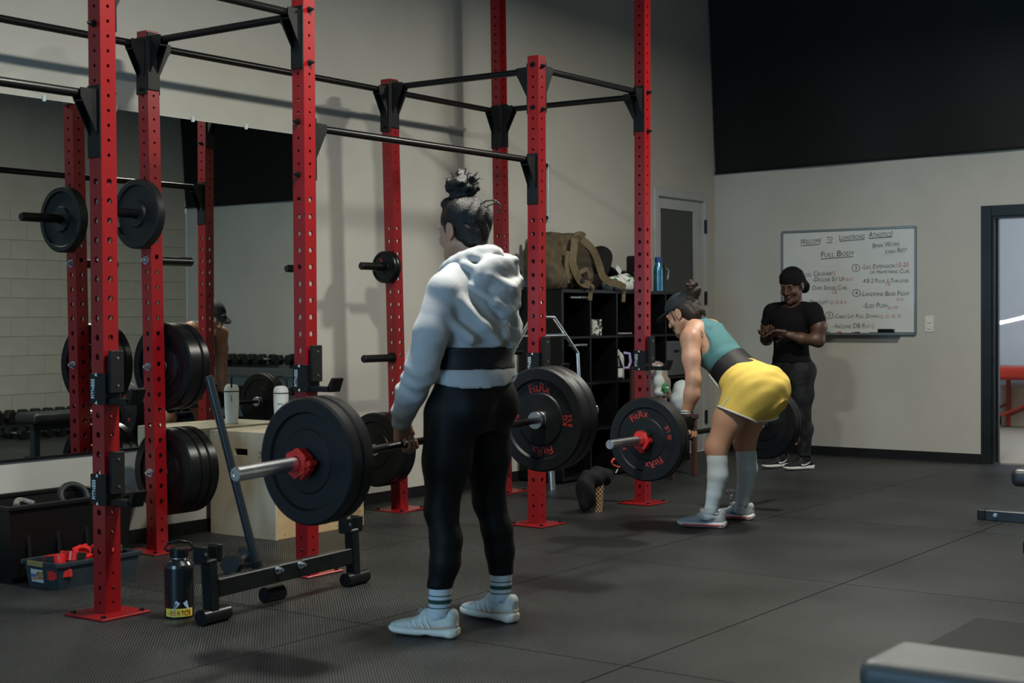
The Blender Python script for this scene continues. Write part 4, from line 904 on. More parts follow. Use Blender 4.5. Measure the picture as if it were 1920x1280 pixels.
for i in range(7):
    x = 9.56+.036*i; zb = .47+.05*((i*3) % 4); f.chain([(x,5.56,.82), (x+.012*math.sin(i*2),5.515,.70), (x-.012*math.cos(i*3),5.505,(zb+.68)/2), (x+.01*math.sin(i),5.50,zb)], [.022,.026,.028,.022], k=.010)
f.chain([(9.55,5.52,.84),(9.52,5.47,.76),(9.545,5.45,.66),(9.60,5.44,.60)], [.026,.034,.032,.024], k=.012)
f.wrinkle(lambda X,Y,Z: .005*np.sin(X*62+Z*55+Y*30)); tag(center(mesh_np('jacket', [f.arrays(1)], BG)), 'beige pink jacket hung over the wooden chair back', 'jacket')
ty = thing('soft_toy', 'small white soft toy with a green flower hanging on the chair', 'toy', (9.47,5.40,.47)); f = Field((9.36,5.30,.55), (9.60,5.52,.86), .008); f.ell((9.47,5.41,.70), (.048,.042,.06), k=.02); f.ell((9.47,5.41,.79), (.028,.028,.045), k=.02); f.ell((9.47,5.40,.625), (.055,.045,.035), k=.02); mesh_np('body', [f.arrays(1)], mat('white_plush', (.50,.54,.50), .95, bump=.5, bscale=120), ty)
f = Field((9.36,5.28,.6), (9.60,5.45,.76), .007)
for i in range(6): a = i*PI/3; f.ell((9.475+.032*math.cos(a),5.352,.66+.026*math.sin(a)), (.018,.014,.016), k=.004)
mesh_np('flower', [f.arrays(1)], mat('green_felt', (.04,.24,.08), .9), ty); f = Field((9.44,5.32,.63), (9.51,5.37,.69), .005); f.ell((9.475,5.342,.66), (.014,.012,.014)); mesh_np('flower_centre', [f.arrays(1)], mat('white_plush'), ty)
MB().tube([(9.47,5.41,.58),(9.47,5.42,.52),(9.47,5.42,.462)], .02, 8).build('tail_cord', mat('grey_felt'), ty)
f = Field((9.50,5.05,.44), (9.95,5.5,.76), .011); f.ell((9.66,5.32,.555), (.105,.09,.10), k=.02); f.ell((9.70,5.35,.64), (.06,.06,.07), k=.04); f.wrinkle(lambda X,Y,Z: .007*np.sin(X*60+Z*45)*np.sin(Y*40+Z*30)); f.cut((0,0,.459), (0,0,-1))
tag(center(mesh_np('laundry_bag', [f.arrays(1)], mat('white_cotton', (.50,.54,.54), .9, bump=.2, bscale=200))), 'white cloth bag lying on the seat of the wooden chair', 'bag')
for o_ in COL.objects:
    if o_.parent is None and o_.name in ('wooden_chair','jacket','soft_toy','laundry_bag'): o_.location.x -= .14
# tumbler with the black pouch and red carabiner on the floor
def mat_check():
    m = bpy.data.materials.new('checkered_print'); m.use_nodes = True; nt = m.node_tree; b = nt.nodes['Principled BSDF']; L = nt.links.new
    uv = N(nt, 'ShaderNodeUVMap'); ck = N(nt, 'ShaderNodeTexChecker'); ck.inputs['Scale'].default_value = 1; ck.inputs[1].default_value = (.42,.25,.12,1); ck.inputs[2].default_value = (.035,.018,.012,1); L(uv.outputs[0], ck.inputs[0]); L(ck.outputs[0], b.inputs['Base Color']); b.inputs['Roughness'].default_value = .4; return m
tb = thing('checkered_tumbler', 'brown checkered tumbler standing on the floor mats', 'cup', (7.43,4.745,0))
o = MB().lathe([(.034,.001), (.044,.19)], n=32, sharp=False).build('cup', mat_check(), tb, False); me = o.data; uv = me.uv_layers.new(name='UVMap')
for l in me.loops:
    c = me.vertices[l.vertex_index].co; a = math.atan2(c.y, c.x)/(2*PI)*20
    uv.data[l.index].uv = (a, c.z/.0135+.02)
for pl_ in me.polygons:
    us = [uv.data[i].uv[0] for i in pl_.loop_indices]
    if max(us)-min(us) > 10:
        for i in pl_.loop_indices:
            if uv.data[i].uv[0] < 0: uv.data[i].uv[0] += 20
MB().lathe([(.001,0), (.034,0), (.034,.002)], n=32).build('base', BLK, tb, False); MB().lathe([(.044,.19), (.046,.192), (.046,.205), (.001,.206)], n=32).build('lid', BLK, tb, False)
pc = thing('black_pouch', 'black soft pouch draped over the checkered tumbler', 'pouch', (7.38,4.75,.1))
f = Field((7.15,4.60,.0), (7.70,4.92,.36), .009); f.ell((7.44,4.745,.215), (.095,.065,.06), k=.03); f.ell((7.53,4.745,.205), (.05,.05,.045), k=.04); f.ell((7.33,4.76,.135), (.06,.06,.125), k=.03); f.wrinkle(lambda X,Y,Z: .006*np.sin(X*60+Z*40))
f.cut((0,0,.003), (0,0,-1)); mesh_np('pouch', [f.arrays(1)], DKF, pc)
MB().tube([(7.64,4.72,.295),(7.57,4.71,.315),(7.545,4.71,.30),(7.56,4.71,.278),(7.63,4.72,.258),(7.67,4.72,.255)], .0065, 8).build('carabiner', mat('orange_red_anodised', (.60,.06,.03), .3), pc); MB().cyl((7.575,4.70,.225), (7.60,4.70,.25), .004, n=8).build('zip_pull', STEEL, pc)
# chrome handle lying behind the lifter in yellow
hdl = thing('cable_handle', 'small chrome cable handle on the floor between the white socks', 'handle', (8.12,4.16,0)); MB().tube([(8.06,4.19,.105),(8.18,4.13,.105),(8.18,4.13,.085),(8.06,4.19,.085)], .0055, 8, closed=True).cyl((8.08,4.18,.095), (8.16,4.14,.095), .009, n=12).build('grip', STEEL, hdl); MB().tube([(8.17,4.135,.085),(8.19,4.13,.05),(8.16,4.15,.0065),(8.10,4.17,.0065),(8.09,4.18,.05),(8.10,4.17,.085)], .0035, 6).build('cable', STEEL, hdl)
# ------------------------------------------------------------------ whiteboard and switch
BOARD_TEXT = [('Welcome', 5.295, 1.801, 5.103, 1.814, 1, 0), ('to', 5.051, 1.826, 5.0, 1.826, 1, 0), ('Lionstrong', 4.94, 1.826, 4.713, 1.834, 1, 0), ('Athletics!', 4.678, 1.841, 4.47, 1.843, 1, 0), ('Full Body', 5.105, 1.687, 4.804, 1.697, 1, 0), ('8min Work', 4.645, 1.749, 4.408, 1.763, 1, 2), ('1min Rest', 4.531, 1.694, 4.342, 1.714, 1, 2), ('-Leg Expension', 4.74, 1.576, 4.449, 1.583, 1, 0), ('15-20', 4.436, 1.584, 4.336, 1.588, 0, 1), ('or Hamstring Curl', 4.666, 1.536, 4.321, 1.536, 1, 0), ('-KB 2 Pulse 1 Thruster', 4.736, 1.462, 4.334, 1.458, 1, 0), ('10', 4.528, 1.435, 4.492, 1.436, 0, 1), ('-Landmine Bear Fight', 4.749, 1.351, 4.326, 1.35, 1, 0), ('12 in', 4.436, 1.308, 4.379, 1.309, 0, 1), ('-Sled Push', 4.729, 1.25, 4.518, 1.255, 1, 0), ('2x 1m', 4.516, 1.24, 4.427, 1.242, 0, 1), ('-Cable Lat Pull Down', 4.991, 1.166, 4.592, 1.168, 1, 0), ('15, 12, 10, 10', 4.583, 1.163, 4.402, 1.171, 0, 1), ('-Incline DB Fly', 4.994, 1.081, 4.671, 1.081, 1, 0), ('12', 4.664, 1.081, 4.633, 1.081, 0, 1), ('Skull Crusher', 5.295, 1.526, 5.008, 1.531, 1, 0), ('12', 5.006, 1.535, 4.977, 1.536, 0, 1), ('-Decline Sit Up', 5.182, 1.481, 4.891, 1.482, 1, 0), ('10-15', 4.884, 1.479, 4.818, 1.482, 0, 1), ('-Bent Over Spider Curl', 5.307, 1.411, 4.865, 1.407, 1, 0), ('15', 4.997, 1.372, 4.962, 1.373, 0, 1), ('Deadlift', 5.212, 1.284, 5.04, 1.287, 1, 0), ('12, 10, 8, 6', 5.027, 1.287, 4.878, 1.291, 0, 1)]
BOARD_LINES = [(5.292, 1.789, 5.114, 1.798), (5.051, 1.809, 5.001, 1.809), (4.936, 1.816, 4.716, 1.826), (4.678, 1.831, 4.474, 1.837), (5.108, 1.671, 4.815, 1.684)]
BOARD_CIRC = [('3', 4.791, 1.589), ('4', 4.786, 1.378), ('5', 5.031, 1.191)]
by0, by1, bz0, bz1 = 4.278, 5.463, 1.037, 1.914; bxf = FX-.022
wbd = thing('whiteboard', 'whiteboard with the handwritten workout on the far wall', 'whiteboard', (FX, (by0+by1)/2, bz0))
MB().box((FX-.009, (by0+by1)/2, (bz0+bz1)/2), (.016, by1-by0-.01, bz1-bz0-.01)).build('panel', mat('whiteboard_enamel', (.60,.62,.60), .22, var=.03, vscale=4), wbd)
ALU = mat('aluminium_frame', (.28,.32,.34), .4, .8)
for a in (((by0+by1)/2, bz1, by1-by0, .02), ((by0+by1)/2, bz0, by1-by0, .026)): MB().box((FX-.013, a[0], a[1]), (.026, a[2], a[3]), ch=.003).build('frame_rail', ALU, wbd)
for y in (by0, by1): MB().box((FX-.013, y, (bz0+bz1)/2), (.026, .018, bz1-bz0), ch=.003).build('frame_rail', ALU, wbd)
MB().box((FX-.05, 4.80, bz0-.008), (.075, .80, .008), ch=.002).box((FX-.087, 4.80, bz0-.002), (.005, .80, .018)).build('pen_tray', ALU, wbd)
INK = [mat('marker_'+nm, c, .5) for nm, c in (('black', (.008,.010,.012)), ('red', (.36,.02,.018)), ('blue', (.012,.03,.07)))]; NMI = ('black_writing', 'red_writing', 'blue_writing'); xs = FX-.0178
for t, y0, z0, y1, z1, caps, k in BOARD_TEXT:
    vs, fs = text_me(t, 1, caps=bool(caps), shear=.08); x0 = min(v.x for v in vs); x1 = max(v.x for v in vs); w_ = y0-y1
    size = min(.085, max(.038, w_/(x1-x0)*1.15)); sc = w_/(x1-x0)
    if t in ('Welcome','Lionstrong','Athletics!','Full Body','to'): size = .068
    r = Vector((0, y1-y0, z1-z0)).normalized()
    MB().add([Vector((xs, y0, z0))+r*((v.x-x0)*sc)+Vector((0,0,1))*(v.y*size) for v in vs], fs).build(NMI[k], INK[k], wbd)
for y0, z0, y1, z1 in BOARD_LINES: MB().add([(xs, y0, z0+.004), (xs, y1, z1+.004), (xs, y1, z1-.002), (xs, y0, z0-.002)], [(0,1,2,3)]).build('underline', INK[0], wbd)
for d, y, z in BOARD_CIRC:
    n = 26; c = [(xs, y+r*1.12*math.cos(2*PI*i/n), z+r*math.sin(2*PI*i/n)) for r in (.028, .0325) for i in range(n)]; MB().add(c, [(i, (i+1) % n, n+(i+1) % n, n+i) for i in range(n)]).build('circle', INK[0], wbd); tq = MB(); put_text(tq, d, (xs, y, z-.016), (0,-1,0), (0,0,1), .05); tq.build(NMI[0], INK[0], wbd)
er = thing('board_eraser', 'black eraser on the tray at the right of the whiteboard', 'eraser', (FX-.05, 4.515, bz0)); MB().box((FX-.05, 4.515, bz0+.008), (.05, .13, .022), ch=.003).build('felt', DKF, er); MB().box((FX-.05, 4.515, bz0+.029), (.052, .132, .02), ch=.005).build('grip', BLK, er)
for y, c, nm in ((5.09,(.02,.04,.10),'blue'), (4.99,(.03,.12,.08),'green'), (4.88,(.35,.03,.02),'red'), (4.72,(.015,.015,.015),'black')):
    mk = thing('marker_pen', nm+' marker pen lying on the whiteboard tray', 'marker', (FX-.05, y, bz0+.006)); MB().cyl((FX-.05, y-.06, bz0+.006), (FX-.05, y+.02, bz0+.006), .009, n=12).build('barrel', mat('white_plastic'), mk); MB().cyl((FX-.05, y+.02, bz0+.006), (FX-.05, y+.065, bz0+.006), .0095, n=12).build('cap', mat('ink_cap_'+nm, c, .4), mk)
sw = thing('light_switch', 'white double light switch between whiteboard and doorway', 'light switch', (FX, 4.165, 1.05)); SWM = mat('switch_plastic', (.62,.62,.58), .4)
MB().box((FX-.003, 4.165, 1.117), (.006, .072, .132), ch=.002).build('plate', SWM, sw)
for z in (1.142, 1.092): MB().box((FX-.008, 4.165, z), (.008, .034, .036), Ry(.1), ch=.002).build('rocker', SWM, sw)
# ------------------------------------------------------------------ benches, floor pad
VIN = mat('black_bench_vinyl', (.016,.019,.021), .38, var=.2, vscale=5, bump=.1, bscale=350); BST = mat('blue_black_steel', (.012,.02,.025), .35)
VINF = mat('grey_bench_vinyl', (.05,.058,.060), .45, var=.12, vscale=4, bump=.15, bscale=350)
def bench(name, label, x, y, rz, L, W_, z, m, th_=.075, fl_=(.55,.55), fo=.36):
    t = thing(name, label, 'bench', (x, y, 0), (0,0,rz)); f = Field((-L/2-.03,-W_/2-.03,z-.1), (L/2+.03,W_/2+.03,z+.02), .009); f.box((0,0,z-th_/2), (L/2,W_/2,th_/2), rd=.03); P, F_ = f.arrays(1)
    o = mesh_np('pad', [(P, F_)], m); o.parent = t
    MB().box((0,0,z-th_-.03), (L*.9,.06,.06), ch=.004).build('spine', BST, t, False)
    for s in (-1,1):
        FL = fl_[0 if s < 0 else 1]; MB().box((s*L*fo,0,(z-th_-.06)/2+.02), (.06,.06,z-th_-.09), ch=.004).build('post', BST, t, False); ft = MB().box((s*L*fo,0,.03), (.07,FL,.06), ch=.004).build('foot', BST, t, False)
        for q in (-1,1):
            MB().box((s*L*fo,q*FL/2,.03), (.08,.05,.064), ch=.006).build('foot_cap', UHMW, ft, False); m2 = MB(); hexbolt(m2, Vector((s*L*fo-.035,q*(FL/2-.08),.035)), (-1,0,0), .009); m2.build('hex_bolt', ZINC, ft, False)
    return t
bench('flat_bench', 'grey padded bench nearest the camera, cut off by the picture corner', 3.06, .66, PI/2, 1.12, .25, .452, VINF)
bench('flat_bench', 'black bench at the right edge of the photo near the doorway', 7.87, 2.06, 0, 1.25, .28, .425, VIN, .09, (.14,1.28), .42)
fp = tag(center(MB().box((5.15,1.40,.006), (.9,.86,.012), ch=.004).build('floor_pad', mat('smooth_black_rubber', (.007,.0075,.0075), .65, var=.2, vscale=9, spec=.25))), 'smooth black rubber pad lying on the floor mats near the grey bench', 'floor pad')
# ------------------------------------------------------------------ dumbbells (seen in the mirror) and rack
def dumbbell_proto(R=.062, hl=.075, L=.15):
    h = MB(); h2 = MB()
    for s, b in ((-1,h), (1,h2)): b.lathe([(.001,s*(L/2)), (R*.85,s*(L/2)), (R,s*(L/2+.012)), (R,s*(L/2+hl-.012)), (R*.85,s*(L/2+hl)), (.001,s*(L/2+hl))], ax='X', n=6, smooth=False)
    return MB().cyl((-L/2,0,0), (L/2,0,0), .014, n=12).me('handle', STEEL), h.me('head', RUB), h2.me('head', RUB)
DBP = {}
def dumbbell(label, loc, rz, R=.062, group=None):
    if R not in DBP: DBP[R] = dumbbell_proto(R, .075*R/.062)
    t = thing('dumbbell', label, 'dumbbell', loc, (PI/6*0,0,rz), group)
    for n_, me in zip(('handle','head','head'), DBP[R]): link(n_, me, t, False)
    return t
dr = thing('dumbbell_rack', 'black two tier dumbbell rack on the far wall, seen in the mirror', 'rack', (11.3,.45,0))
for z in (.66, .30): MB().box((11.30,.58,z), (.36,1.9,.03), Ry(-.2), ch=.004).build('tier', BST, dr); MB().box((11.115,.58,z-.05), (.02,1.9,.09), Ry(-.2), ch=.003).build('front_rail', mat('grey_rail', (.10,.11,.11), .4), dr)
for y in (-.32, 1.48): MB().box((11.36,y,.36), (.06,.05,.72), ch=.004).box((11.25,y,.03), (.46,.05,.06), ch=.004).build('end_frame', BST, dr)
ORD = ['first','second','third','fourth','fifth','sixth','seventh','eighth','ninth','tenth','eleventh','twelfth','thirteenth','fourteenth','fifteenth','sixteenth','seventeenth']; kk_ = 0
for k in range(11):
    if k == 7: continue
    kk_ += 1
    dumbbell(ORD[kk_-1]+' hex dumbbell from the corner on the mirrored rack\'s upper tier', (11.27,-.22+.16*k,.742), 0, .062, 'dumbbells on the upper tier'); dumbbell(ORD[kk_-1]+' hex dumbbell from the corner on the mirrored rack\'s lower tier', (11.27,-.22+.16*k,.382), 0, .062, 'dumbbells on the lower tier')
for k in range(17): dumbbell(ORD[16-k]+' large dumbbell from the corner, on the low stand at the block wall', (8.75+.155*k,-.62,.195), PI/2, .072, 'dumbbells along the block wall')
for k in range(14): dumbbell(ORD[13-k]+' hex dumbbell from the corner in the front row at the block wall', (8.75+.15*k,-.20,.06), PI/2, .06, 'dumbbells in the front row')
st_ = thing('dumbbell_stand', 'low black stand under the row of dumbbells at the block wall', 'rack', (10.0,-.62,0)); MB().box((10.0,-.62,.105), (2.75,.30,.03), ch=.004).build('shelf', BST, st_)
for x in (8.7, 10.0, 11.3): MB().box((x,-.62,.045), (.05,.28,.09), ch=.004).build('leg', BST, st_)
dumbbell('single black hex dumbbell on the floor behind the jack', (4.74,5.02,.055), .5, .055)
# ------------------------------------------------------------------ high bay lamps
def lamp(label, x, y, z, power, color=(1,.975,.87), spread=178):
    t = thing('high_bay_lamp', label, 'lamp', (x, y, z))
    MB().lathe([(.24,0), (.235,.01), (.17,.16), (.09,.22), (.06,.23), (.06,.30), (.001,.30)], n=36).build('shade', mat('dark_lamp_shade', (.03,.03,.03), .4, .5), t, False)
    MB().lathe([(.001,.012), (.222,.012)], n=36).build('diffuser', mat('lit_diffuser', (.9,.9,.9), .5, emit=((1,.95,.88), 4)), t, False)
    MB().cyl((0,0,.30), (0,0,HZ-z), .012, n=10).build('stem', BLK, t, False)
    l = bpy.data.lights.new('lamp_light', 'AREA'); l.shape = 'DISK'; l.size = .40; l.energy = power; l.color = color; l.spread = math.radians(spread)
    o = bpy.data.objects.new('lamp_light', l); COL.objects.link(o); o.parent = t; o.location = (0,0,-.004)
lamp('high bay lamp above the lifter in yellow shorts', 8.15, 3.0, 3.58, 118)
lamp('high bay lamp above the hooded lifter', 4.45, 3.2, 3.58, 135)
lamp('high bay lamp above the photographer', .6, 3.1, 3.58, 12)
# ------------------------------------------------------------------ people
def A(*p): return np.array(p, float)
def mat_skin(name, c, c2):
    m = mat(name, c, .48, col2=c2, vscale=7, thr=(.25,.7), bump=.06, bscale=400, spec=.4)
    b = m.node_tree.nodes['Principled BSDF']; b.inputs['Subsurface Weight'].default_value = .08; b.inputs['Subsurface Radius'].default_value = (.01,.004,.002); b.inputs['Subsurface Scale'].default_value = .5
    return m
def head_field(c, R, hn, nb, h=.0045, neck_r=.052):
    """c: centre of the head, R: columns right, forward, up; nb: base of the neck"""
    c = A(*c); R = np.array(R); w = lambda x,y,z: c+R@A(x,y,z)*hn
    f = Field(np.minimum(c-.17, A(*nb)-.09), np.maximum(c+.17, A(*nb)+.09), h)
    f.ell(w(0,-.018,.034), A(.074,.095,.082)*hn, R, k=.01); f.ell(w(0,.028,-.03), A(.060,.062,.088)*hn, R, k=.03)
    f.chain([w(-.052,.0,-.055), w(-.03,.055,-.092), w(0,.075,-.10), w(.03,.055,-.092), w(.052,.0,-.055)], [.018,.018,.02,.018,.018], k=.02)
    f.cap(w(-.034,.079,.024), w(.034,.079,.024), .012, k=.012)
    for s in (-1,1):
        f.ell(w(s*.041,.060,-.03), A(.022,.022,.022)*hn, R, k=.015); f.ell(w(s*.031,.092,.004), A(.015,.011,.010)*hn, R, k=.008, op='s')
        f.ell(w(s*.030,.076,.004), A(.013,.012,.012)*hn, R, k=.003)
        f.ell(w(s*.077,-.012,-.006), A(.008,.021,.033)*hn, R, k=.006); f.ell(w(s*.086,-.010,-.002), A(.006,.012,.021)*hn, R, k=.004, op='s'); f.ell(w(s*.077,-.004,-.036), A(.006,.009,.010)*hn, R, k=.005)
        f.ell(w(s*.012,.100,-.035), A(.009,.010,.007)*hn, R, k=.006)
    f.cap(w(0,.090,.012), w(0,.110,-.030), .008, .0115, k=.010)
    f.ell(w(0,.092,-.060), A(.023,.010,.0065)*hn, R, k=.004); f.ell(w(0,.090,-.073), A(.020,.010,.0075)*hn, R, k=.004); f.ell(w(0,.100,-.0665), A(.022,.006,.0016)*hn, R, k=.003, op='s')
    f.cap(w(0,-.025,-.06), nb, neck_r*.93, neck_r*1.08, k=.03)
    return f, w
def eyes(w, R, hn, parent, m1=None):
    for s in (-1,1):
        c = w(s*.031,.072,.004); fw_ = np.array(R)@A(0,1,0)
        o = MB().cyl(Vector(c), Vector(c+fw_*.0075), .0105, .006, n=14).build('eye', mat('eye_white', (.6,.58,.55), .3), parent); MB().cyl(Vector(c+fw_*.0068), Vector(c+fw_*.0082), .0045, n=10).build('iris', mat('iris', (.03,.015,.008), .2), o)
def hand(wrist, u, n, side, curl, h=.003, inflate=0, segs=3, tcurl=None, k=.007, fingers=True, tsp=None, sc=1.0, splay=.06):
    """side +1 right hand, -1 left; curl: per finger three absolute angles from u towards n"""
    wrist = A(*wrist); u = A(*u); u /= np.linalg.norm(u); n = A(*n); n -= u*(u@n); n /= np.linalg.norm(n); s = np.cross(u, n)*side
    f = Field(wrist-.16*sc, wrist+.16*sc, h); R = np.stack([s, u, n], 1); q = inflate
    f.box(wrist+u*.048*sc, A(.039*sc+q,.044*sc+q,.0135*sc+q), R, rd=.013*sc, k=.01); f.cap(wrist-u*.05*sc, wrist+u*.02*sc, .024*sc+q, .022*sc+q, k=.02)
    f.ell(wrist+u*.038*sc+s*.028*sc+n*.010*sc, A(.018,.030,.014)*sc+q, R, k=.012)
    if fingers:
        for i, (so, uo, L, r) in enumerate(((.030,.086,1.0,.0088), (.0105,.090,1.08,.0090), (-.0095,.086,1.0,.0086), (-.028,.078,.80,.0078))):
            p = wrist+(s*so+u*uo)*sc; c_ = curl[i] if isinstance(curl[0], (list,tuple)) else curl; sp = (i-1.5)*-splay
            for j, ln in enumerate((.042,.027,.021)):
                if j >= segs: break
                a = math.radians(c_[j]); d = (u*math.cos(a)+n*math.sin(a))+s*sp*math.cos(a); d /= np.linalg.norm(d); e = p+d*ln*L*sc
                f.cap(p, e, (r-.0005*j)*sc+q, (r-.0005*(j+1))*sc+q, k=k if j == 0 else .002); p = e
    t = tcurl or [(.75,.55,.35), (.35,.75,.55)]
    p = wrist+(u*.030+s*.034+n*.006)*sc
    for j, ln in enumerate((.040,.032)):
        if j >= max(1, segs-1): break
        d = s*t[j][0]+u*t[j][1]+n*t[j][2]; d /= np.linalg.norm(d); e = p+d*ln*sc; f.cap(p, e, (.0125-.0015*j)*sc+q, (.011-.002*j)*sc+q, k=.008 if j == 0 else .003); p = e
    return f
def xf(PF, R, t): return (PF[0]@np.array(R).T+np.array(t), PF[1])
def make_shoe(parent, heel, toe, mats, style, hgt=.0):
    """running shoe: upper, midsole, outsole, collar lining, laces, accents; heel and toe are ground points"""
    heel, toe = A(*heel, 0), A(*toe, 0); d = toe-heel; L = np.linalg.norm(d); d /= L; a = math.atan2(-d[0], d[1]); R = np.array(Rz(a)); sc = L/.275; t0 = heel+d*.08*sc
    T = lambda PF: (xf((PF[0]*sc, PF[1]), R, t0))
    root = thing_part('shoe', parent)
    h = .0045
    f = Field((-.07,-.10,-.005), (.07,.215,.06), h)
    f.sweep((0,0,0), (0,0,1), (1,0,0), [(-.084,.026,0,.014,.02), (-.072,.021,0,.019,.032), (-.03,.020,0,.018,.036), (.03,.019,.002,.017,.036), (.09,.019,.003,.017,.046), (.14,.020,.0,.015,.043), (.18,.023,-.004,.011,.030), (.194,.026,-.006,.006,.014)], k=0, e=2.8)
    f.cut((0,0,.0015), (0,0,-1))
    if style == 'trail': f.ell((0,.035,-.004), (.09,.026,.012), k=.006, op='s')
    mesh_np('midsole', [T(f.arrays(1))], mats['mid'], root)
    f = Field((-.07,-.10,.015), (.07,.215,.15), h)
    f.sweep((0,0,0), (0,0,1), (1,0,0), [(-.078,.052,0,.030,.018), (-.066,.054,0,.038,.030), (-.035,.052,0,.034,.033), (.01,.051,0,.034,.034), (.055,.049,.001,.034,.038), (.10,.042,.002,.024,.041), (.14,.038,.0,.018,.038), (.172,.036,-.004,.012,.027), (.186,.035,-.006,.007,.014)], k=0, e=2.3)
    f.ell((0,-.062,.088), (.028,.016,.020), k=.015); f.ell((0,.040,.086), (.026,.022,.018), k=.02)
    f.sweep((0,-.010,.055), (1,0,0), (0,1,0), [(0,0,0,.026,.036), (.08,0,-.002,.031,.044)], k=.004, op='s')
    f.cut((0,0,.024), (0,0,-1))
    up = mesh_np('upper', [T(f.arrays(1))], mats['upper'], root)
    f = Field((-.06,-.09,.06), (.06,.06,.13), h)
    n = 22; pts = [A((.031+.0)*math.cos(2*PI*i/n), -.013+.046*math.sin(2*PI*i/n), .089-.010*math.cos(2*PI*i/n)**2) for i in range(n)]
    for i in range(n): f.cap(pts[i], pts[(i+1) % n], .0058, k=.003)
    mesh_np('collar', [T(f.arrays(1))], mats['lining'], up)
    lc = MB()
    for i in range(4):
        y = .055+.022*i; z = .088-.0105*i-.0012*i*i
        lc.tube([Vector(t0+R@(A(x,y+.006*(1 if k2 % 2 else -1)*0,z-abs(x)**2*14)*sc)) for k2, x in enumerate((-.024,-.012,0,.012,.024))], .0028*sc, 6)
    lc.tube([Vector(t0+R@(A(*q)*sc)) for q in ((0,.052,.092),(.016,.058,.104),(.028,.062,.096),(.014,.056,.090))], .0022*sc, 6); lc.tube([Vector(t0+R@(A(*q)*sc)) for q in ((0,.052,.092),(-.016,.060,.103),(-.028,.066,.094),(-.014,.058,.089))], .0022*sc, 6)
    lc.build('laces', mats['lace'], up)
    ac = MB()
    if style == 'trail':
        for s in (-1,1):
            for y0, y1, z1 in ((.015,.04,.078), (.04,.062,.072), (.068,.085,.064), (.095,.105,.054)):
                MB().tube([Vector(t0+R@(A(s*xx,yy,zz)*sc)) for xx, yy, zz in ((.0385,y0,.036), (.0385,(y0+y1)/2,.055), (.027,y1,z1))], .0042*sc, 6).build('overlay_band', mats['acc'], up)
        s2 = MB(); s2.tube([Vector(t0+R@(A(x,y,z)*sc)) for x, y, z in ((-.041,.08,.036),(-.037,.02,.036),(-.036,-.03,.040),(-.031,-.066,.046),(0,-.083,.048),(.031,-.066,.046),(.036,-.03,.040),(.037,.02,.036),(.041,.08,.036))], .0032*sc, 6); s2.build('stripe', mats['stripe'], root)
    else:
        sw_ = [(.055,.044),(.05,.038),(.03,.036),(-.005,.045),(-.035,.066),(.0,.051),(.028,.046),(.045,.048),(.052,.052)]
        for s in (-1,1):
            q = MB(); off = .0405 if style == 'run' else .0395
            vs = [Vector(t0+R@(A(s*(off-abs(z-.04)*.12),y+.0,z)*sc)) for y, z in sw_]; q.prism(vs, Vector(R@A(s*.002,0,0))); q.build('swoosh', mats['acc'], up)
        if style == 'run':
            s2 = MB(); s2.tube([Vector(t0+R@(A(x,y,z)*sc)) for x, y, z in ((.0,.188,.021),(-.034,.168,.018),(-.0455,.12,.0165),(-.0445,.08,.0165),(-.036,.02,.0165),(-.036,-.03,.017),(-.033,-.066,.018),(0,-.084,.02),(.033,-.066,.018),(.036,-.03,.017),(.036,.02,.0165),(.047,.08,.0165),(.0455,.12,.0165),(.03,.168,.018))], .0052*sc, 6, closed=True); s2.build('stripe', mats['stripe'], root)
    return root
def thing_part(name, parent):
    o = bpy.data.objects.new(name, None); COL.objects.link(o); o.parent = parent; o.empty_display_size = .05; return o
def sock(parent, rows, m, stripes=None, h=.005):
    """rows: (point, radius) from ankle upwards"""
    P = np.array([r[0] for r in rows]); f = Field(P.min(0)-.08, P.max(0)+.08, h)
    f.chain([A(*r[0]) for r in rows], [r[1] for r in rows], k=.01)
    f.wrinkle(lambda X,Y,Z: .0012*np.sin(Z*240+X*30)*np.clip((P[:,2].min()+.10-Z)*12, 0, 1))
    o = mesh_np('sock', [f.arrays(1)], m, parent); SOCKF.append(f); return o
SOCKF = []
def fval(fd, p):
    q = (p-fd.lo)/fd.h; i = np.floor(q).astype(int)
    if (i < 0).any() or (i >= fd.n-1).any(): return .5
    t = q-i; v = fd.v[i[0]:i[0]+2, i[1]:i[1]+2, i[2]:i[2]+2]; v = v[0]*(1-t[0])+v[1]*t[0]; v = v[0]*(1-t[1])+v[1]*t[1]; return v[0]*(1-t[2])+v[1]*t[2]
def surf_r(fd, c, d, lo_=.0, hi_=.12):
    for _ in range(18):
        m_ = (lo_+hi_)/2
        if fval(fd, c+d*m_) < 0: lo_ = m_
        else: hi_ = m_
    return lo_
def ring_tube(mb, c, ax, rx, r, n=40, ry=None, u=None):
    ax = Vector(ax).normalized(); a = Vector(u) if u is not None else ax.orthogonal(); a = (a-ax*a.dot(ax)).normalized(); b = ax.cross(a); ry = ry or rx
    mb.tube([Vector(c)+a*(rx*math.cos(2*PI*i/n))+b*(ry*math.sin(2*PI*i/n)) for i in range(n)], r, 8, closed=True)
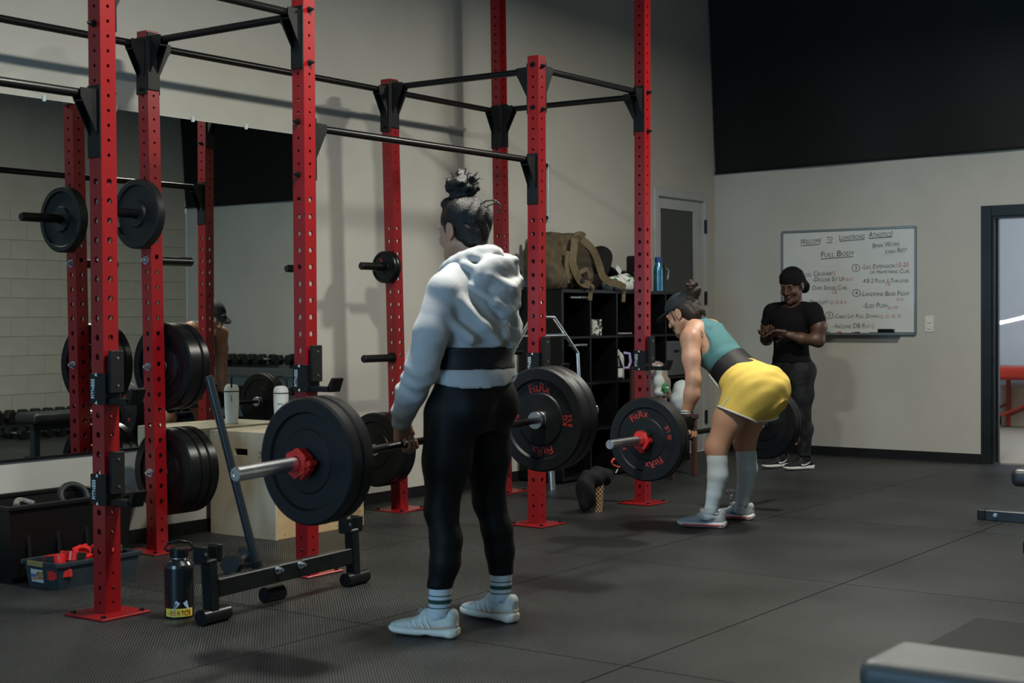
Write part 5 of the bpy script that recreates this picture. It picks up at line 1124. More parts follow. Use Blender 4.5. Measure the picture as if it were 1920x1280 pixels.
# ============ lifter in the grey hooded sweatshirt
O = A(4.37, 3.36, 0)
w1 = thing('person', 'person in a grey hoodie and black leggings lifting a barbell, seen from behind', 'person', O)
SK1 = mat_skin('skin_light_brown', (.50,.28,.19), (.40,.20,.13)); HAIR = mat('black_hair', (.005,.0045,.0045), .45, bump=.5, bscale=180, spec=.4)
GREY = mat('grey_fleece', (.40,.41,.42), .92, var=.05, vscale=9, bump=.12, bscale=260, sheen=.2); LEG = mat('black_leggings', (.0035,.0038,.004), .6, bump=.05, bscale=500, spec=.22)
hy, hp = math.radians(-9), math.radians(-10); HR = np.array(Rz(hy))@np.array(Rx(hp))
hc = O+A(.0,.035,1.525)
f, w = head_field(hc, HR, 1.0, O+A(0,-.03,1.36)); parts = [f.arrays(1)]
f = Field(O+A(-.3,-.2,.08), O+A(.3,.3,1.42), .014)
f.sweep(O, (1,0,0), (0,1,0), [(.80,0,-.02,.14,.10), (.95,0,-.015,.13,.09), (1.08,0,0,.13,.10), (1.25,0,-.01,.16,.10), (1.36,0,-.02,.06,.06)], k=.02)
for s in (-1,1): f.chain([O+A(s*.09,-.01,.84), O+A(s*.148,.02,.46), O+A(s*.18,.013 if s < 0 else -.006,.09)], [.07,.042,.024], k=.03); f.chain([O+A(s*.18,-.015,1.30), O+A(s*.236,.045,.99), O+A(s*.185,.2,.81)], [.045,.030,.024], k=.02)
parts.append(f.arrays(1))
hb1 = []
for s, sd_ in ((-1,-1), (1,1)):
    bx = O[0]+s*.215*1.0-(.0 if s < 0 else -.02); bar_ = A(bx-.0, B1.y, B1.z+B1s*(bx-B1.x))
    if s < 0: bar_ = A(4.20, B1.y, B1.z+B1s*(4.20-B1.x))
    wr_ = bar_+A(0,.026,.094); hb1.append(wr_)
    f = hand(wr_, (0,.0,-1), (0,-1,0), sd_, (38,118,190), tcurl=[(.6,.7,-.1), (.15,.45,-.9)]); parts.append(f.arrays(1))
mesh_np('body', parts, SK1, w1)
eyes(w, HR, 1.0, w1)
# hair: cap of hair, bun, loose strands
f = Field(hc-.20, hc+A(.2,.2,.30), .0055)
f.ell(w(0,-.022,.036), (.084,.103,.091), HR, k=.01); f.ell(w(0,-.055,-.03), (.066,.058,.055), HR, k=.03); f.ell(w(0,-.07,-.075), (.035,.03,.03), HR, k=.03)
f.ell(w(0,.085,-.035), (.085,.075,.088), HR, k=.02, op='s')
for s in (-1,1): f.ell(w(s*.085,-.002,-.025), (.024,.030,.045), HR, k=.012, op='s'); f.chain([w(s*.072,.020,.03), w(s*.075,.014,-.005), w(s*.075,.012,-.022)], [.006,.005,.003], k=.006)
f.ell(w(.02,-.075,.03), (.06,.05,.06), HR, k=.02); f.ell(w(-.04,-.05,.06), (.045,.05,.045), HR, k=.02); f.ell(w(.0,.02,.105), (.06,.05,.03), HR, k=.02)
f.wrinkle(lambda X,Y,Z: .0034*np.sin((X-hc[0])*130+np.sin(Z*45)*2.5)*np.sin((Y-hc[1])*50+Z*30))
bc_ = w(0,-.035,.165); random.seed(3)
f.ell(bc_, (.058,.056,.043), None, k=.02); f.cap(w(0,-.03,.11), bc_, .035, .04, k=.015)
for i in range(26):
    a = random.uniform(0,2*PI); el = random.uniform(-.8,1.3); r_ = .052
    p0 = bc_+A(r_*math.cos(a)*math.cos(el), r_*math.sin(a)*math.cos(el), .040*math.sin(el)); a2 = a+random.uniform(.5,1.3); el2 = el+random.uniform(-.6,.6); p1 = bc_+A(1.15*r_*math.cos((a+a2)/2)*math.cos(el2), 1.15*r_*math.sin((a+a2)/2)*math.cos(el2), .05*math.sin(el2)); p2 = bc_+A(r_*math.cos(a2)*math.cos(el), r_*math.sin(a2)*math.cos(el), .042*math.sin(el2))
    f.chain([p0,p1,p2], [.009,.011,.008], k=.004)
hr = mesh_np('hair', [f.arrays(1)], HAIR, w1)
lk = MB()
for p in ([(.0,-.10,.07),(.018,-.128,.083),(.035,-.146,.084),(.047,-.158,.075),(.054,-.164,.060),(.053,-.162,.045),(.047,-.155,.034),(.038,-.143,.033)], [(.02,-.1,.06),(.05,-.14,.075),(.07,-.15,.065)]): lk.tube([Vector(w(*q)) for q in p], [.0035]*(len(p)-1)+[.001], 6)
for i in range(16):
    a = random.uniform(0,2*PI); el = random.uniform(0,1.2); d = A(math.cos(a)*math.cos(el), math.sin(a)*math.cos(el), math.sin(el)); q0 = bc_+d*A(.05,.05,.038); q1 = q0+d*.022+A(random.uniform(-.012,.012),random.uniform(-.012,.012),.008); q2 = q1+A(random.uniform(-.02,.02),random.uniform(-.02,.02),-.006)
    lk.tube([Vector(q0),Vector(q1),Vector(q2)], [.003,.0022,.0008], 5)
tag(lk.build('loose_strands', HAIR, hr), kind='stuff')
# hoodie
f = Field(O+A(-.40,-.26,.74), O+A(.40,.34,1.50), .0075)
f.sweep(O, (1,0,0), (0,1,0), [(.92,0,-.025,.185,.150), (.985,0,-.018,.178,.140), (1.03,0,-.008,.150,.115), (1.075,0,-.008,.160,.126), (1.12,0,-.010,.178,.138), (1.20,0,-.012,.186,.134), (1.28,0,-.014,.184,.122), (1.34,0,-.022,.150,.100), (1.385,0,-.022,.085,.075)], k=.0)
f.cut(O+A(0,0,.962), (.12,.16,-1))
for s in (-1,1):
    f.chain([O+A(s*.06,-.022,1.375), O+A(s*.172,-.018,1.295)], [.053,.064], k=.03)
    wr_ = hb1[0 if s < 0 else 1]; sh_ = [O+A(s*.175,-.018,1.285), O+A(s*.222,.008,1.14), O+A(s*.238,.045,1.0), wr_+A(s*.028,-.075,.105), wr_+A(s*.010,-.022,.03)]
    f.chain(sh_, [.066,.064,.060,.056,.047], k=.022); f.chain([wr_+A(s*.014,-.022,.03), wr_+A(s*.008,-.008,-.008)], [.043,.040], k=.006)
    for i, (q, rr, ang) in enumerate(((.12,.066,.5), (.38,.066,-.4), (.62,.060,.6), (.80,.055,-.5))):   # cloth folds across the sleeve
        pass
# hood: collar around the neck and the pouch hanging on the back (a part of its own)
n = 18; fh = Field(O+A(-.22,-.28,1.14), O+A(.22,.16,1.50), .006)
ringp = [O+A(.100*math.cos(a), -.035+.092*math.sin(a), 1.392-.042*math.sin(a)) for a in [2*PI*i/n for i in range(n)]]
HRt = np.array(Rx(.45)); fh.ell(O+A(.005,-.142,1.335), (.128,.060,.105), HRt, k=.012); fh.ell(O+A(.012,-.180,1.265), (.088,.044,.075), HRt, k=.02); fh.ell(O+A(.015,-.196,1.215), (.045,.028,.045), HRt, k=.02)
fh.ell(O+A(.005,-.078,1.44), (.074,.058,.064), HRt, k=.010, op='s'); fh.ell(O+A(.022,-.165,1.405), (.062,.030,.045), HRt, k=.008, op='s')
for i in range(n): fh.cap(ringp[i], ringp[(i+1) % n], .029, k=.010)
for p, r_ in (([(-.115,-.09,1.385),(-.085,-.175,1.345),(.0,-.222,1.300),(.075,-.20,1.33),(.115,-.10,1.395)], .019), ([(-.08,-.12,1.415),(-.02,-.19,1.398),(.06,-.195,1.405),(.10,-.13,1.42)], .015), ([(-.125,-.04,1.355),(-.115,-.13,1.305),(-.06,-.195,1.245),(.0,-.222,1.215)], .017), ([(.12,-.06,1.36),(.11,-.15,1.30),(.06,-.21,1.235)], .015)):
    fh.chain([O+A(*q) for q in p], [r_]*len(p), k=.010)
fh.lo = fh.lo+A(0,.028,0)
fh.wrinkle(lambda X,Y,Z: .0010*np.sin((X-O[0])*95+Z*70)*np.sin(Z*60))
# long folds over the back
for p, r_ in (([(-.17,-.08,1.25),(-.10,-.14,1.16),(-.03,-.16,1.10)], .018), ([(-.19,-.05,1.18),(-.14,-.11,1.11)], .016), ([(.14,-.11,1.24),(.10,-.15,1.14),(.05,-.16,1.09)], .016), ([(.02,-.16,1.24),(.0,-.165,1.12)], .014), ([(.17,-.06,1.2),(.16,-.09,1.10)], .016)): f.chain([O+A(*q) for q in p], [r_]*len(p), k=.03)
def fold(X, Y, Z):
    x, y, z = X-O[0], Y-O[1], Z
    sl_ = np.clip((np.abs(x)-.19)*30, 0, 1); lo = np.clip((1.12-z)*6, 0, 1)
    return .0036*np.sin(z*62+x*42*np.sign(x)-y*30)*sl_*(.35+.65*lo)+.0028*np.sin(z*110-y*60+x*25)*sl_*lo+.0045*np.sin(x*80+z*38+np.sin(z*22)*1.5)*(1-sl_)*np.clip((1.32-z)*8, 0, 1)*np.clip((z-1.0)*14+.25, .25, 1)
f.wrinkle(fold)
hdd = mesh_np('hoodie', [f.arrays(1)], GREY, w1); mesh_np('hood', [fh.arrays(4)], GREY, hdd)
# cuffs
cf = MB()
for wr_, s in zip(hb1, (-1,1)):
    f = Field(wr_-.09, wr_+.09, .0055); f.chain([wr_+A(s*.012,-.018,.030), wr_+A(s*.008,-.006,-.012)], [.040,.037], k=0); f.cut(wr_+A(0,0,-.018), (0,.1,-1)); f.wrinkle(lambda X,Y,Z: .0012*np.sin(np.arctan2(Y-wr_[1],X-wr_[0])*30)); mesh_np('cuff', [f.arrays(1)], GREY, w1)
f = Field(O+A(-.23,-.20,.97), O+A(.23,.18,1.10), .007); f.sweep(O, (1,0,0), (0,1,0), [(.992,0,-.012,.176,.142), (1.03,0,-.010,.170,.134), (1.078,0,-.010,.175,.140)], k=0); mesh_np('lifting_belt', [f.arrays(0)], mat('black_belt_nylon', (.006,.006,.007), .6, bump=.1, bscale=300), w1)
f = Field(O+A(-.30,-.24,.12), O+A(.30,.20,1.03), .008)
f.sweep(O, (1,0,0), (0,1,0), [(.76,0,.012,.166,.116), (.84,0,.0,.190,.132), (.90,0,-.010,.186,.130), (.96,0,-.012,.170,.122), (1.01,0,-.012,.158,.118)], k=.02)
for s in (-1,1):
    f.ell(O+A(s*.082,-.078,.855), (.088,.068,.095), k=.03); f.chain([O+A(s*.100,.012,.82), O+A(s*.124,.018,.65), O+A(s*.150,.026,.47), O+A(s*.160,-.004,.36), O+A(s*.172,-.008,.28), O+A(s*.179,.013 if s < 0 else -.008,.19)], [.108,.090,.061,.057,.053,.0485], k=.03)
f.cut(O+A(0,0,.182), (0,0,-1)); lg_ = mesh_np('leggings', [f.arrays(1)], LEG, w1)
sm_ = MB(); 0 and sm_.tube([Vector(O+A(*q)) for q in ((-.19,-.06,.97),(-.13,-.145,.945),(-.05,-.175,.935),(.03,-.175,.945),(.10,-.16,.965),(.17,-.09,.985))], .0022, 5); 
MB().box(Vector(O+A(.085,-.156,.975)), (.035,.003,.008), Rz(.5)).build('logo_tab', PRINT, lg_)
SOCK = mat('white_sock', (.55,.60,.64), .9, bump=.2, bscale=300); GRN = mat('green_sock_stripe', (.015,.06,.045), .9)
SHM = dict(mid=mat('cream_midsole', (.74,.71,.62), .5, var=.08, vscale=20), upper=mat('white_mesh_upper', (.66,.66,.58), .75, col2=(.50,.54,.53), vscale=30, bump=.2, bscale=300), lining=mat('grey_lining', (.36,.39,.42), .9), lace=mat('white_lace', (.60,.61,.60), .8), acc=mat('pale_overlay', (.82,.82,.78), .6), stripe=mat('peach_stripe', (.62,.38,.20), .5))
for s, an, hl, to in ((-1, (4.192,3.378), (4.210,3.303), (4.138,3.572)), (1, (4.550,3.358), (4.543,3.278), (4.572,3.560))):
    k_ = sock(w1, [((an[0],an[1]+.018,.055),.036), ((an[0],an[1],.09),.039), ((an[0],an[1]-.005,.14),.0405), ((an[0]-s*.002,an[1]-.008,.192),.0435)], SOCK)
    for z, t_ in ((.158,.002), (.136,.0078), (.112,.002)):
        n_ = 36; vs = []
        for z2 in (z-t_, z+t_):
            for i in range(n_):
                c = A(an[0], an[1]-.004, z2); d = A(math.cos(2*PI*i/n_), math.sin(2*PI*i/n_), 0); vs.append(Vector(c+d*(surf_r(SOCKF[-1], c, d)+.0012)))
        MB().add(vs, [(i, (i+1) % n_, n_+(i+1) % n_, n_+i) for i in range(n_)], True).build('stripe', GRN, k_)
    make_shoe(w1, hl, to, SHM, 'trail')
# ============ lifter in yellow shorts, bent over the bar
MX = 7.41
w2 = thing('person', 'person in teal tank top and yellow shorts bending over a barbell', 'person', (MX, 3.85, 0))
SK2 = mat_skin('skin_tan', (.50,.285,.19), (.38,.20,.125))
hp = math.radians(-28); HR2 = np.array(Rx(hp)); hc2 = A(MX,4.135,1.205)
f, w = head_field(hc2, HR2, .97, (MX,4.035,1.085), neck_r=.046); parts = [f.arrays(1)]
P0 = A(MX,3.70,.79); tw = A(0,.73,.683); tu = A(1,0,0); tv = np.cross(tw, tu)
TR = [(-.06,0,-.02,.155,.115), (0,0,-.01,.165,.125), (.08,0,0,.152,.108), (.17,0,.0,.128,.094), (.26,0,.002,.138,.104), (.35,0,.004,.150,.110), (.42,0,-.01,.148,.092), (.475,0,-.018,.105,.062)]
f = Field((MX-.36,3.5,.05), (MX+.36,4.2,1.2), .0085)
f.sweep(P0, tu, tv, TR, k=.02)
ARM = {-1: [A(7.232,3.985,1.062), A(7.185,3.955,.95), A(7.165,3.930,.835), A(7.158,3.938,.75), A(7.152,3.972,.630)], 1: [A(7.588,4.02,1.075), A(7.63,3.985,.96), A(7.655,3.955,.84), A(7.655,3.955,.75), A(7.650,3.972,.630)]}
for s in (-1,1):
    f.chain([P0+tw*.44+tu*(s*.10)-tv*.03, ARM[s][0]], [.06,.056], k=.04); f.chain(ARM[s], [.057,.050,.041,.043,.027], k=.025)
    hip, kn, an = A(MX+s*.095,3.69,.755), A(MX+s*.175,3.822,.452), A(MX+s*.19,3.845,.09)
    f.chain([hip, hip*.5+kn*.5+A(0,.01,.01), kn, kn*.6+an*.4+A(0,-.018,0), an], [.105,.086,.058,.046,.030], k=.03); f.ell(kn+A(0,.03,.0), (.04,.035,.05), k=.03)
parts.append(f.arrays(1)); FB2 = f
H2 = {}
for s in (-1,1):
    bar_ = A(7.152 if s < 0 else 7.65, B2.y, B2.z); wr_ = bar_+A(0,.026,.092); H2[s] = wr_
    parts.append(hand(wr_, (0,0,-1), (0,-1,0), s, (38,118,190), tcurl=[(.6,.7,-.1), (.15,.45,-.9)]).arrays(1))
mesh_np('body', parts, SK2, w2); eyes(w, HR2, .97, w2)
# half-finger gloves, watch
GLV = mat('black_glove', (.008,.008,.009), .7, bump=.2, bscale=300)
for s in (-1,1):
    f = hand(H2[s], (0,0,-1), (0,-1,0), s, (38,118,190), inflate=.0028, segs=1, tcurl=[(.6,.7,-.1), (.15,.45,-.9)]); f.cut(H2[s]+A(0,0,.012), (0,0,1)); mesh_np('glove', [f.arrays(1)], GLV, w2)
wt = MB(); ring_tube(wt, H2[-1]+A(0,-.001,.030), (0,0,1), .031, .006, ry=.028); ring_tube(wt, H2[-1]+A(0,-.001,.018), (0,0,1), .030, .005, ry=.027); wt.build('bracelet', mat('pale_bracelet', (.55,.58,.58), .4, .3), w2)
# cap, hair, bun
CAPM = mat('dark_teal_cap', (.012,.019,.022), .75, bump=.15, bscale=300)
f = Field(hc2-.2, hc2+.22, .0055)
f.ell(w(0,-.012,.045), (.084,.104,.080), HR2, k=.01); f.cut(w(0,0,.030), HR2@A(0,.10,-1)); f.ell(w(0,-.115,.035), (.05,.04,.035), HR2, k=.012, op='s')
cp = mesh_np('cap', [f.arrays(1)], CAPM, w2)
f = Field(hc2-.2, hc2+.24, .005); f.ell(w(0,.105,.038), (.070,.066,.010), HR2@np.array(Rx(-.15)), k=.0); f.cut(w(0,.058,0), HR2@A(0,-1,0)); mesh_np('brim', [f.arrays(1)], CAPM, cp)
q = MB()
for i, x in enumerate((-.012,0,.012)): q.prism([Vector(w(x-.005,.0935-.002*abs(i-1),.055)), Vector(w(x+.004,.0935-.002*abs(i-1),.055)), Vector(w(x+.001,.091-.002*abs(i-1),.068+.006*i))], Vector(HR2@A(0,.002,0)))
q.build('cap_logo', PRINT, cp)
HR_B = mat('brown_hair', (.035,.018,.010), .45, col2=(.012,.007,.005), vscale=26, bump=.6, bscale=160)
f = Field(hc2-.22, hc2+.24, .0055); f.ell(w(0,-.035,.02), (.079,.092,.078), HR2, k=.01); f.ell(w(0,-.06,-.035), (.060,.052,.052), HR2, k=.03); f.ell(w(0,.085,-.04), (.09,.09,.075), HR2, k=.015, op='s')
for s in (-1,1): f.ell(w(s*.085,-.004,-.02), (.024,.026,.040), HR2, k=.012, op='s'); f.chain([w(s*.073,.03,.02), w(s*.076,.024,-.03)], [.006,.003], k=.006)
bc2 = w(0,-.128,.088); f.ell(bc2, (.048,.044,.05), None, k=.02); f.cap(w(0,-.085,.05), bc2, .03, .036, k=.02); random.seed(8)
for i in range(22):
    a = random.uniform(0,2*PI); el = random.uniform(-1.2,1.3); d = A(math.cos(a)*math.cos(el), math.sin(a)*math.cos(el), math.sin(el)); a2 = a+.9; d2 = A(math.cos(a2)*math.cos(el), math.sin(a2)*math.cos(el), math.sin(el+.4)); f.chain([bc2+d*.042, bc2+(d+d2)*.029, bc2+d2*.042], [.008,.009,.007], k=.003)
f.chain([w(0,-.10,-.02), w(.01,-.125,-.045), w(.02,-.12,-.075)], [.014,.013,.007], k=.01)
f.wrinkle(lambda X,Y,Z: .0018*np.sin(X*190+Z*80)); mesh_np('hair', [f.arrays(1)], HR_B, w2)
# tank top
TEAL = mat('teal_jersey', (.055,.165,.175), .85, var=.1, vscale=6, bump=.08, bscale=400)
f = Field((MX-.24,3.65,.78), (MX+.24,4.2,1.22), .007)
f.sweep(P0, tu, tv, [(r[0], r[1], r[2], r[3]+.010, r[4]+.010) for r in TR[3:]], k=.01)
for s in (-1,1):
    f.chain([P0+tw*.40+tu*(s*.075)-tv*.085, P0+tw*.475+tu*(s*.072)-tv*.045, P0+tw*.46+tu*(s*.075)+tv*.045], [.022,.022,.022], k=.02)
    if s < 0: f.ell(ARM[s][0]+tu*(s*.012)-tw*.030-tv*.012, (.082,.085,.105), np.stack([tu,tv,tw],1), k=.010, op='s')
f.ell(P0+tw*.505-tv*.02, (.062,.075,.045), np.stack([tu,tv,tw],1), k=.01, op='s')
f.wrinkle(lambda X,Y,Z: .0030*np.sin((Y*tw[1]+Z*tw[2])*85+X*12)*np.clip((.30-((Y-P0[1])*tw[1]+(Z-P0[2])*tw[2]))*10, 0, 1))
mesh_np('tank_top', [f.arrays(1)], TEAL, w2)
f = Field((MX-.22,3.6,.72), (MX+.22,4.05,1.1), .007); f.sweep(P0, tu, tv, [(.075,0,.0,.170,.128), (.13,0,.0,.153,.118), (.20,0,.0,.148,.114)], k=0); bl_ = mesh_np('lifting_belt', [f.arrays(0)], mat('black_belt_nylon'), w2)
bk = P0+tw*.135-tu*.158+tv*.05; MB().tube([Vector(bk-tw*.045+tv*.03), Vector(bk+tw*.045+tv*.02)], .003, 6).build('belt_seam', PRINT, bl_)
# shorts with white piping
YEL = mat('yellow_cotton', (.68,.49,.095), .85, var=.06, vscale=7, bump=.12, bscale=250)
f = Field((MX-.32,3.42,.55), (MX+.32,4.0,.99), .0075)
f.sweep(P0, tu, tv, [(-.20,0,-.045,.05,.045), (-.165,0,-.045,.115,.095), (-.10,0,-.042,.168,.135), (-.03,0,-.03,.185,.150), (.03,0,-.012,.178,.140), (.085,0,-.0,.165,.125), (.115,0,.0,.160,.122)], k=.03)
HEM = []
for s in (-1,1):
    hip, kn = A(MX+s*.095,3.685,.75), A(MX+s*.175,3.822,.452); d = kn-hip; d /= np.linalg.norm(d); e = hip+d*.125
    f.ell(A(MX+s*.085,3.612,.745), (.105,.088,.108), k=.09); f.chain([hip+d*-.02, e+A(s*.008,-.018,.0)], [.122,.116], k=.06); f.cut(e, d) if False else None
    HEM.append((e+A(s*.008,-.018,0), d, s))
# hem planes: each leg is cut square to the thigh, halves kept apart
sl, X, Y, Z = f.win(f.lo, f.lo+f.h*f.n, 0)
for e, d, s in HEM:
    side = (X-MX)*s
    pl_ = ((X-e[0])*d[0]+(Y-e[1])*(d[1]-.12)+(Z-e[2])*d[2]).astype(np.float32); f.v = np.where(side > 0, np.maximum(f.v, pl_), f.v)
f.wrinkle(lambda X,Y,Z: .0035*np.sin(Y*55+Z*60+X*20)*np.sin(X*30+Y*20))
sho = mesh_np('shorts', [f.arrays(1)], YEL, w2)
# piping follows the cut edge: sample the surface of the shorts in the hem plane
PIP = mat('white_piping', (.66,.66,.62), .8)
for e, d, s in HEM:
    dn = d+A(0,-.12,0); dn /= np.linalg.norm(dn); a = np.cross(dn, A(0,0,1)); a /= np.linalg.norm(a); b = np.cross(dn, a); pts = []
    for i in range(44):
        t = 2*PI*i/44; dr = a*math.cos(t)+b*math.sin(t); lo_, hi_ = .02, .22
        for _ in range(18):
            m_ = (lo_+hi_)/2
            if fval(f, e-dn*.006+dr*m_) < 0 and (e+dr*m_-A(MX,0,0))[0]*s > 0: lo_ = m_
            else: hi_ = m_
        pts.append(Vector(e-dn*.002+dr*(lo_+.001)))
    MB().tube(pts, .0055, 8, closed=True).build('piping', PIP, sho)
sp_ = []
e, d, s = HEM[0]
for t in range(10):
    u_ = t/9; p = e-d*(.005+.105*u_); rr = .2; dr = A(-.80,.60-.25*u_,0); dr /= np.linalg.norm(dr); lo_, hi_ = .02, .25
    for _ in range(18):
        m_ = (lo_+hi_)/2
        if fval(f, p+dr*m_) < 0: lo_ = m_
        else: hi_ = m_
    sp_.append(Vector(p+dr*(lo_+.001)))
MB().tube(sp_, .0045, 8).build('piping', PIP, sho)
LS = mat('white_compression_sock', (.46,.53,.56), .85, var=.05, vscale=14, bump=.15, bscale=350)
SHY = dict(mid=mat('white_foam_midsole', (.60,.61,.60), .5), upper=mat('grey_mesh_upper', (.38,.41,.43), .75, col2=(.28,.31,.33), vscale=30, bump=.2, bscale=300), lining=mat('grey_lining'), lace=mat('white_lace'), acc=mat('navy_swoosh', (.02,.05,.09), .5), stripe=mat('red_foam', (.55,.03,.03), .45))
for s, hl, to in ((-1, (7.254,3.775), (7.180,4.045)), (1, (7.625,3.790), (7.615,4.050))):
    kn, an = A(MX+s*.175,3.822,.452), A(MX+s*.19,3.845,.09)
    sock(w2, [(an+A(0,.018,-.030),.035), (an+A(0,.004,.02),.037), (an*.72+kn*.28+A(0,-.008,0),.046), (an*.42+kn*.58+A(0,-.020,0),.0595), (an*.2+kn*.8+A(0,-.010,0),.0575), (an*.12+kn*.88+A(0,-.004,0),.0575)], LS)
    make_shoe(w2, hl, to, SHY, 'run')
# shoulder tattoo: flat ink lines laid on the skin
TAT = mat('tattoo_ink', (.035,.035,.045), .6)
def on_skin(p, d):
    lo_, hi_ = 0., .16
    for _ in range(18):
        m_ = (lo_+hi_)/2
        if fval(FB2, p+d*m_) < 0: lo_ = m_
        else: hi_ = m_
    return Vector(p+d*(lo_+.0002))
for ph, rr in ((0,.022), (1.3,.016), (2.5,.024), (4.0,.013)):
    pts = []
    for i in range(14):
        t = i/13; a = ph+t*4.2; q = ARM[-1][0]+A(.055,-.035,.0)+tw*(rr*math.cos(a)+.012*math.sin(3*t+ph))+tv*0+A(rr*math.sin(a)*.8,0,0); d = -tv*.75-tu*.62; d /= np.linalg.norm(d); pts.append(on_skin(q, d))
    MB().tube(pts, .0011, 5).build('tattoo', TAT, w2)
# ============ coach in black by the whiteboard
FW3 = Vector((-.975,.22,0)).normalized(); RG3 = FW3.cross(Vector((0,0,1))); R3 = np.array(Matrix((RG3, FW3, Vector((0,0,1)))).transposed()); T3 = A(10.375,4.83,0)
w3 = thing('person', 'person in black t-shirt and head wrap standing by the whiteboard with hands together', 'person', T3)
def put3(name, parts, m, par=w3): return mesh_np(name, [xf(p, R3, T3) for p in parts], m, par)
SK3 = mat_skin('skin_dark', (.085,.040,.024), (.055,.025,.015)); BLT = mat('black_tee', (.004,.004,.0045), .9, bump=.1, bscale=300, spec=.15)
hy, hp = math.radians(10), math.radians(-20); HR3 = np.array(Rz(hy))@np.array(Rx(hp)); hc3 = A(-.035,.035,1.425)
f, w = head_field(hc3, HR3, 1.07, A(-.02,-.02,1.27), h=.005, neck_r=.055); parts = [f.arrays(1)]
f = Field((-.40,-.22,.05), (.40,.40,1.36), .0095)
f.sweep((0,0,0), (1,0,0), (0,1,0), [(.72,0,-.02,.15,.11), (.80,0,-.01,.155,.105), (.95,0,0,.13,.095), (1.08,0,.0,.155,.11), (1.18,0,-.005,.17,.11), (1.27,0,-.015,.10,.07)], k=.02)
EL = {1: [A(.185,-.015,1.215), A(.225,-.01,1.10), A(.225,.02,1.005), A(.14,.13,1.02), A(.075,.20,1.035)], -1: [A(-.195,-.015,1.215), A(-.245,-.02,1.10), A(-.255,-.005,.995), A(-.18,.11,1.015), A(-.105,.185,1.045)]}
for s in (-1,1):
    f.chain([A(s*.08,-.015,1.235), EL[s][0]], [.06,.062], k=.04); f.chain(EL[s], [.064,.060,.045,.042,.027], k=.03)
    f.chain([A(s*.085,0,.78), A(s*.10,.02,.43), A(s*.11,-.01,.08)], [.085,.055,.035], k=.04)
parts.append(f.arrays(1))
parts.append(hand(A(.075,.20,1.035), (-.72,.62,.12), (.15,-.05,1), 1, [(20,50,75),(25,60,85),(30,65,90),(35,70,95)], h=.0045).arrays(1))
parts.append(hand(A(-.105,.185,1.050), (.80,.56,.10), (-.45,.55,-.70), -1, [(8,18,28),(14,30,44),(22,45,65),(28,55,80)], h=.0045, tcurl=[(.8,.5,.1),(.5,.8,.2)]).arrays(1))
put3('body', parts, SK3)
for s in (-1,1):
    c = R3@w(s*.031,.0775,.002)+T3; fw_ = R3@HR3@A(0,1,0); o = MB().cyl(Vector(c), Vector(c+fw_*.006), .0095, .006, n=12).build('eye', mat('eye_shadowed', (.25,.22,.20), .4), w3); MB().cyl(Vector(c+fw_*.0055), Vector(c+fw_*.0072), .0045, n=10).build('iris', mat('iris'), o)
f = Field(hc3-.18, hc3+.2, .006); f.ell(w(0,-.015,.048), (.092,.113,.090), HR3, k=.01); f.ell(w(0,-.06,.0), (.084,.068,.076), HR3, k=.03); f.ell(w(-.035,-.105,-.045), (.05,.035,.055), HR3, k=.03); f.ell(w(0,.10,-.045), (.10,.085,.085), HR3, k=.01, op='s')
for s in (-1,1): f.ell(w(s*.085,.0,-.03), (.026,.026,.035), HR3, k=.01, op='s')
f.wrinkle(lambda X,Y,Z: .0015*np.sin(Z*120+X*40)); put3('head_wrap', [f.arrays(1)], BLT)
f = Field((-.36,-.20,.80), (.36,.22,1.34), .0075)
f.sweep((0,0,0), (1,0,0), (0,1,0), [(.83,0,-.005,.168,.118), (.90,0,.0,.152,.112), (.97,0,.0,.148,.112), (1.08,0,.0,.170,.124), (1.18,0,-.005,.182,.122), (1.25,0,-.015,.135,.085), (1.285,0,-.02,.085,.066)], k=0)
for s in (-1,1): f.chain([A(s*.08,-.018,1.243), EL[s][0], EL[s][0]*.30+EL[s][1]*.70], [.062,.073,.073], k=.03)
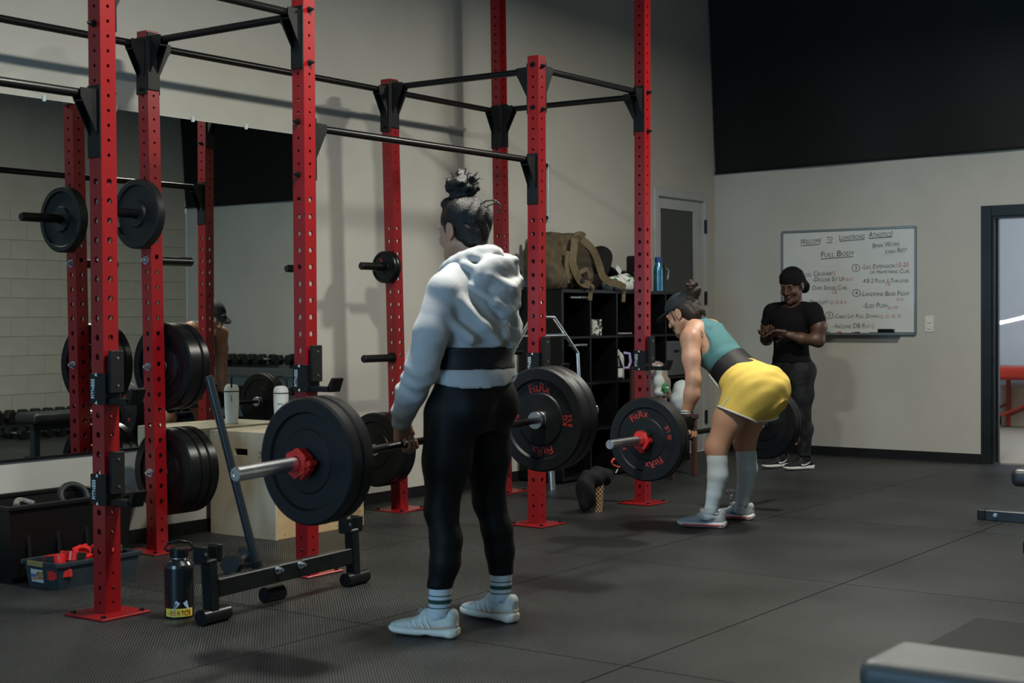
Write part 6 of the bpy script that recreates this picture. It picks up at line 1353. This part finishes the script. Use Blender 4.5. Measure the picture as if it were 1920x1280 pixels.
for s in (-1,1):
    d = EL[s][1]-EL[s][0]; d /= np.linalg.norm(d); p = EL[s][0]+d*.105; sl, X, Y, Z = f.win(f.lo, f.lo+f.h*f.n, 0)
    pl_ = ((X-p[0])*d[0]+(Y-p[1])*d[1]+(Z-p[2])*d[2]).astype(np.float32); f.v = np.where(np.abs(X*s-.26) < .085, np.maximum(f.v, pl_), f.v)
f.ell((-.02,.03,1.31), (.075,.09,.06), k=.01, op='s'); f.wrinkle(lambda X,Y,Z: .003*np.sin(Z*60+X*45)*np.sin(X*25)); ts = put3('t_shirt', [f.arrays(1)], BLT)
CAM = mat('dark_camo', (.012,.013,.014), .85, col2=(.003,.003,.0035), vscale=13, thr=(.45,.55))
f = Field((-.26,-.20,.08), (.26,.18,.90), .009); f.sweep((0,0,0), (1,0,0), (0,1,0), [(.70,0,-.01,.165,.115), (.76,0,-.02,.185,.128), (.84,0,-.01,.162,.115), (.88,0,-.005,.158,.112)], k=.02)
for s in (-1,1): f.ell((s*.08,-.075,.755), (.09,.075,.09), k=.04); f.chain([A(s*.095,0,.74), A(s*.105,.005,.58), A(s*.108,.015,.42), A(s*.112,-.015,.31), A(s*.112,-.01,.11)], [.103,.090,.068,.066,.048], k=.03)
f.cut((0,0,.10), (0,0,-1)); f.wrinkle(lambda X,Y,Z: .0012*np.sin(Z*50+X*30)); put3('leggings', [f.arrays(1)], CAM)
SHB_ = dict(mid=mat('off_white_sole', (.55,.53,.48), .5), upper=mat('black_mesh_upper', (.010,.010,.011), .7), lining=mat('black_fabric'), lace=mat('black_fabric'), acc=mat('white_swoosh', (.62,.62,.60), .5), stripe=mat('black_fabric'))
an3 = {s: R3@A(s*.112,-.01,.08)+T3 for s in (-1,1)}
make_shoe(w3, (an3[1][0]+.075,an3[1][1]-.03), (an3[1][0]-.175,an3[1][1]+.075), SHB_, 'court'); make_shoe(w3, (an3[-1][0]+.065,an3[-1][1]-.045), (an3[-1][0]-.165,an3[-1][1]+.095), SHB_, 'court')
for s in (-1,1): sock(w3, [(an3[s]+A(-.02,.008,-.03),.034), (an3[s]+A(0,0,.0),.036), (an3[s]+A(0,0,.045),.038)], mat('black_fabric'))
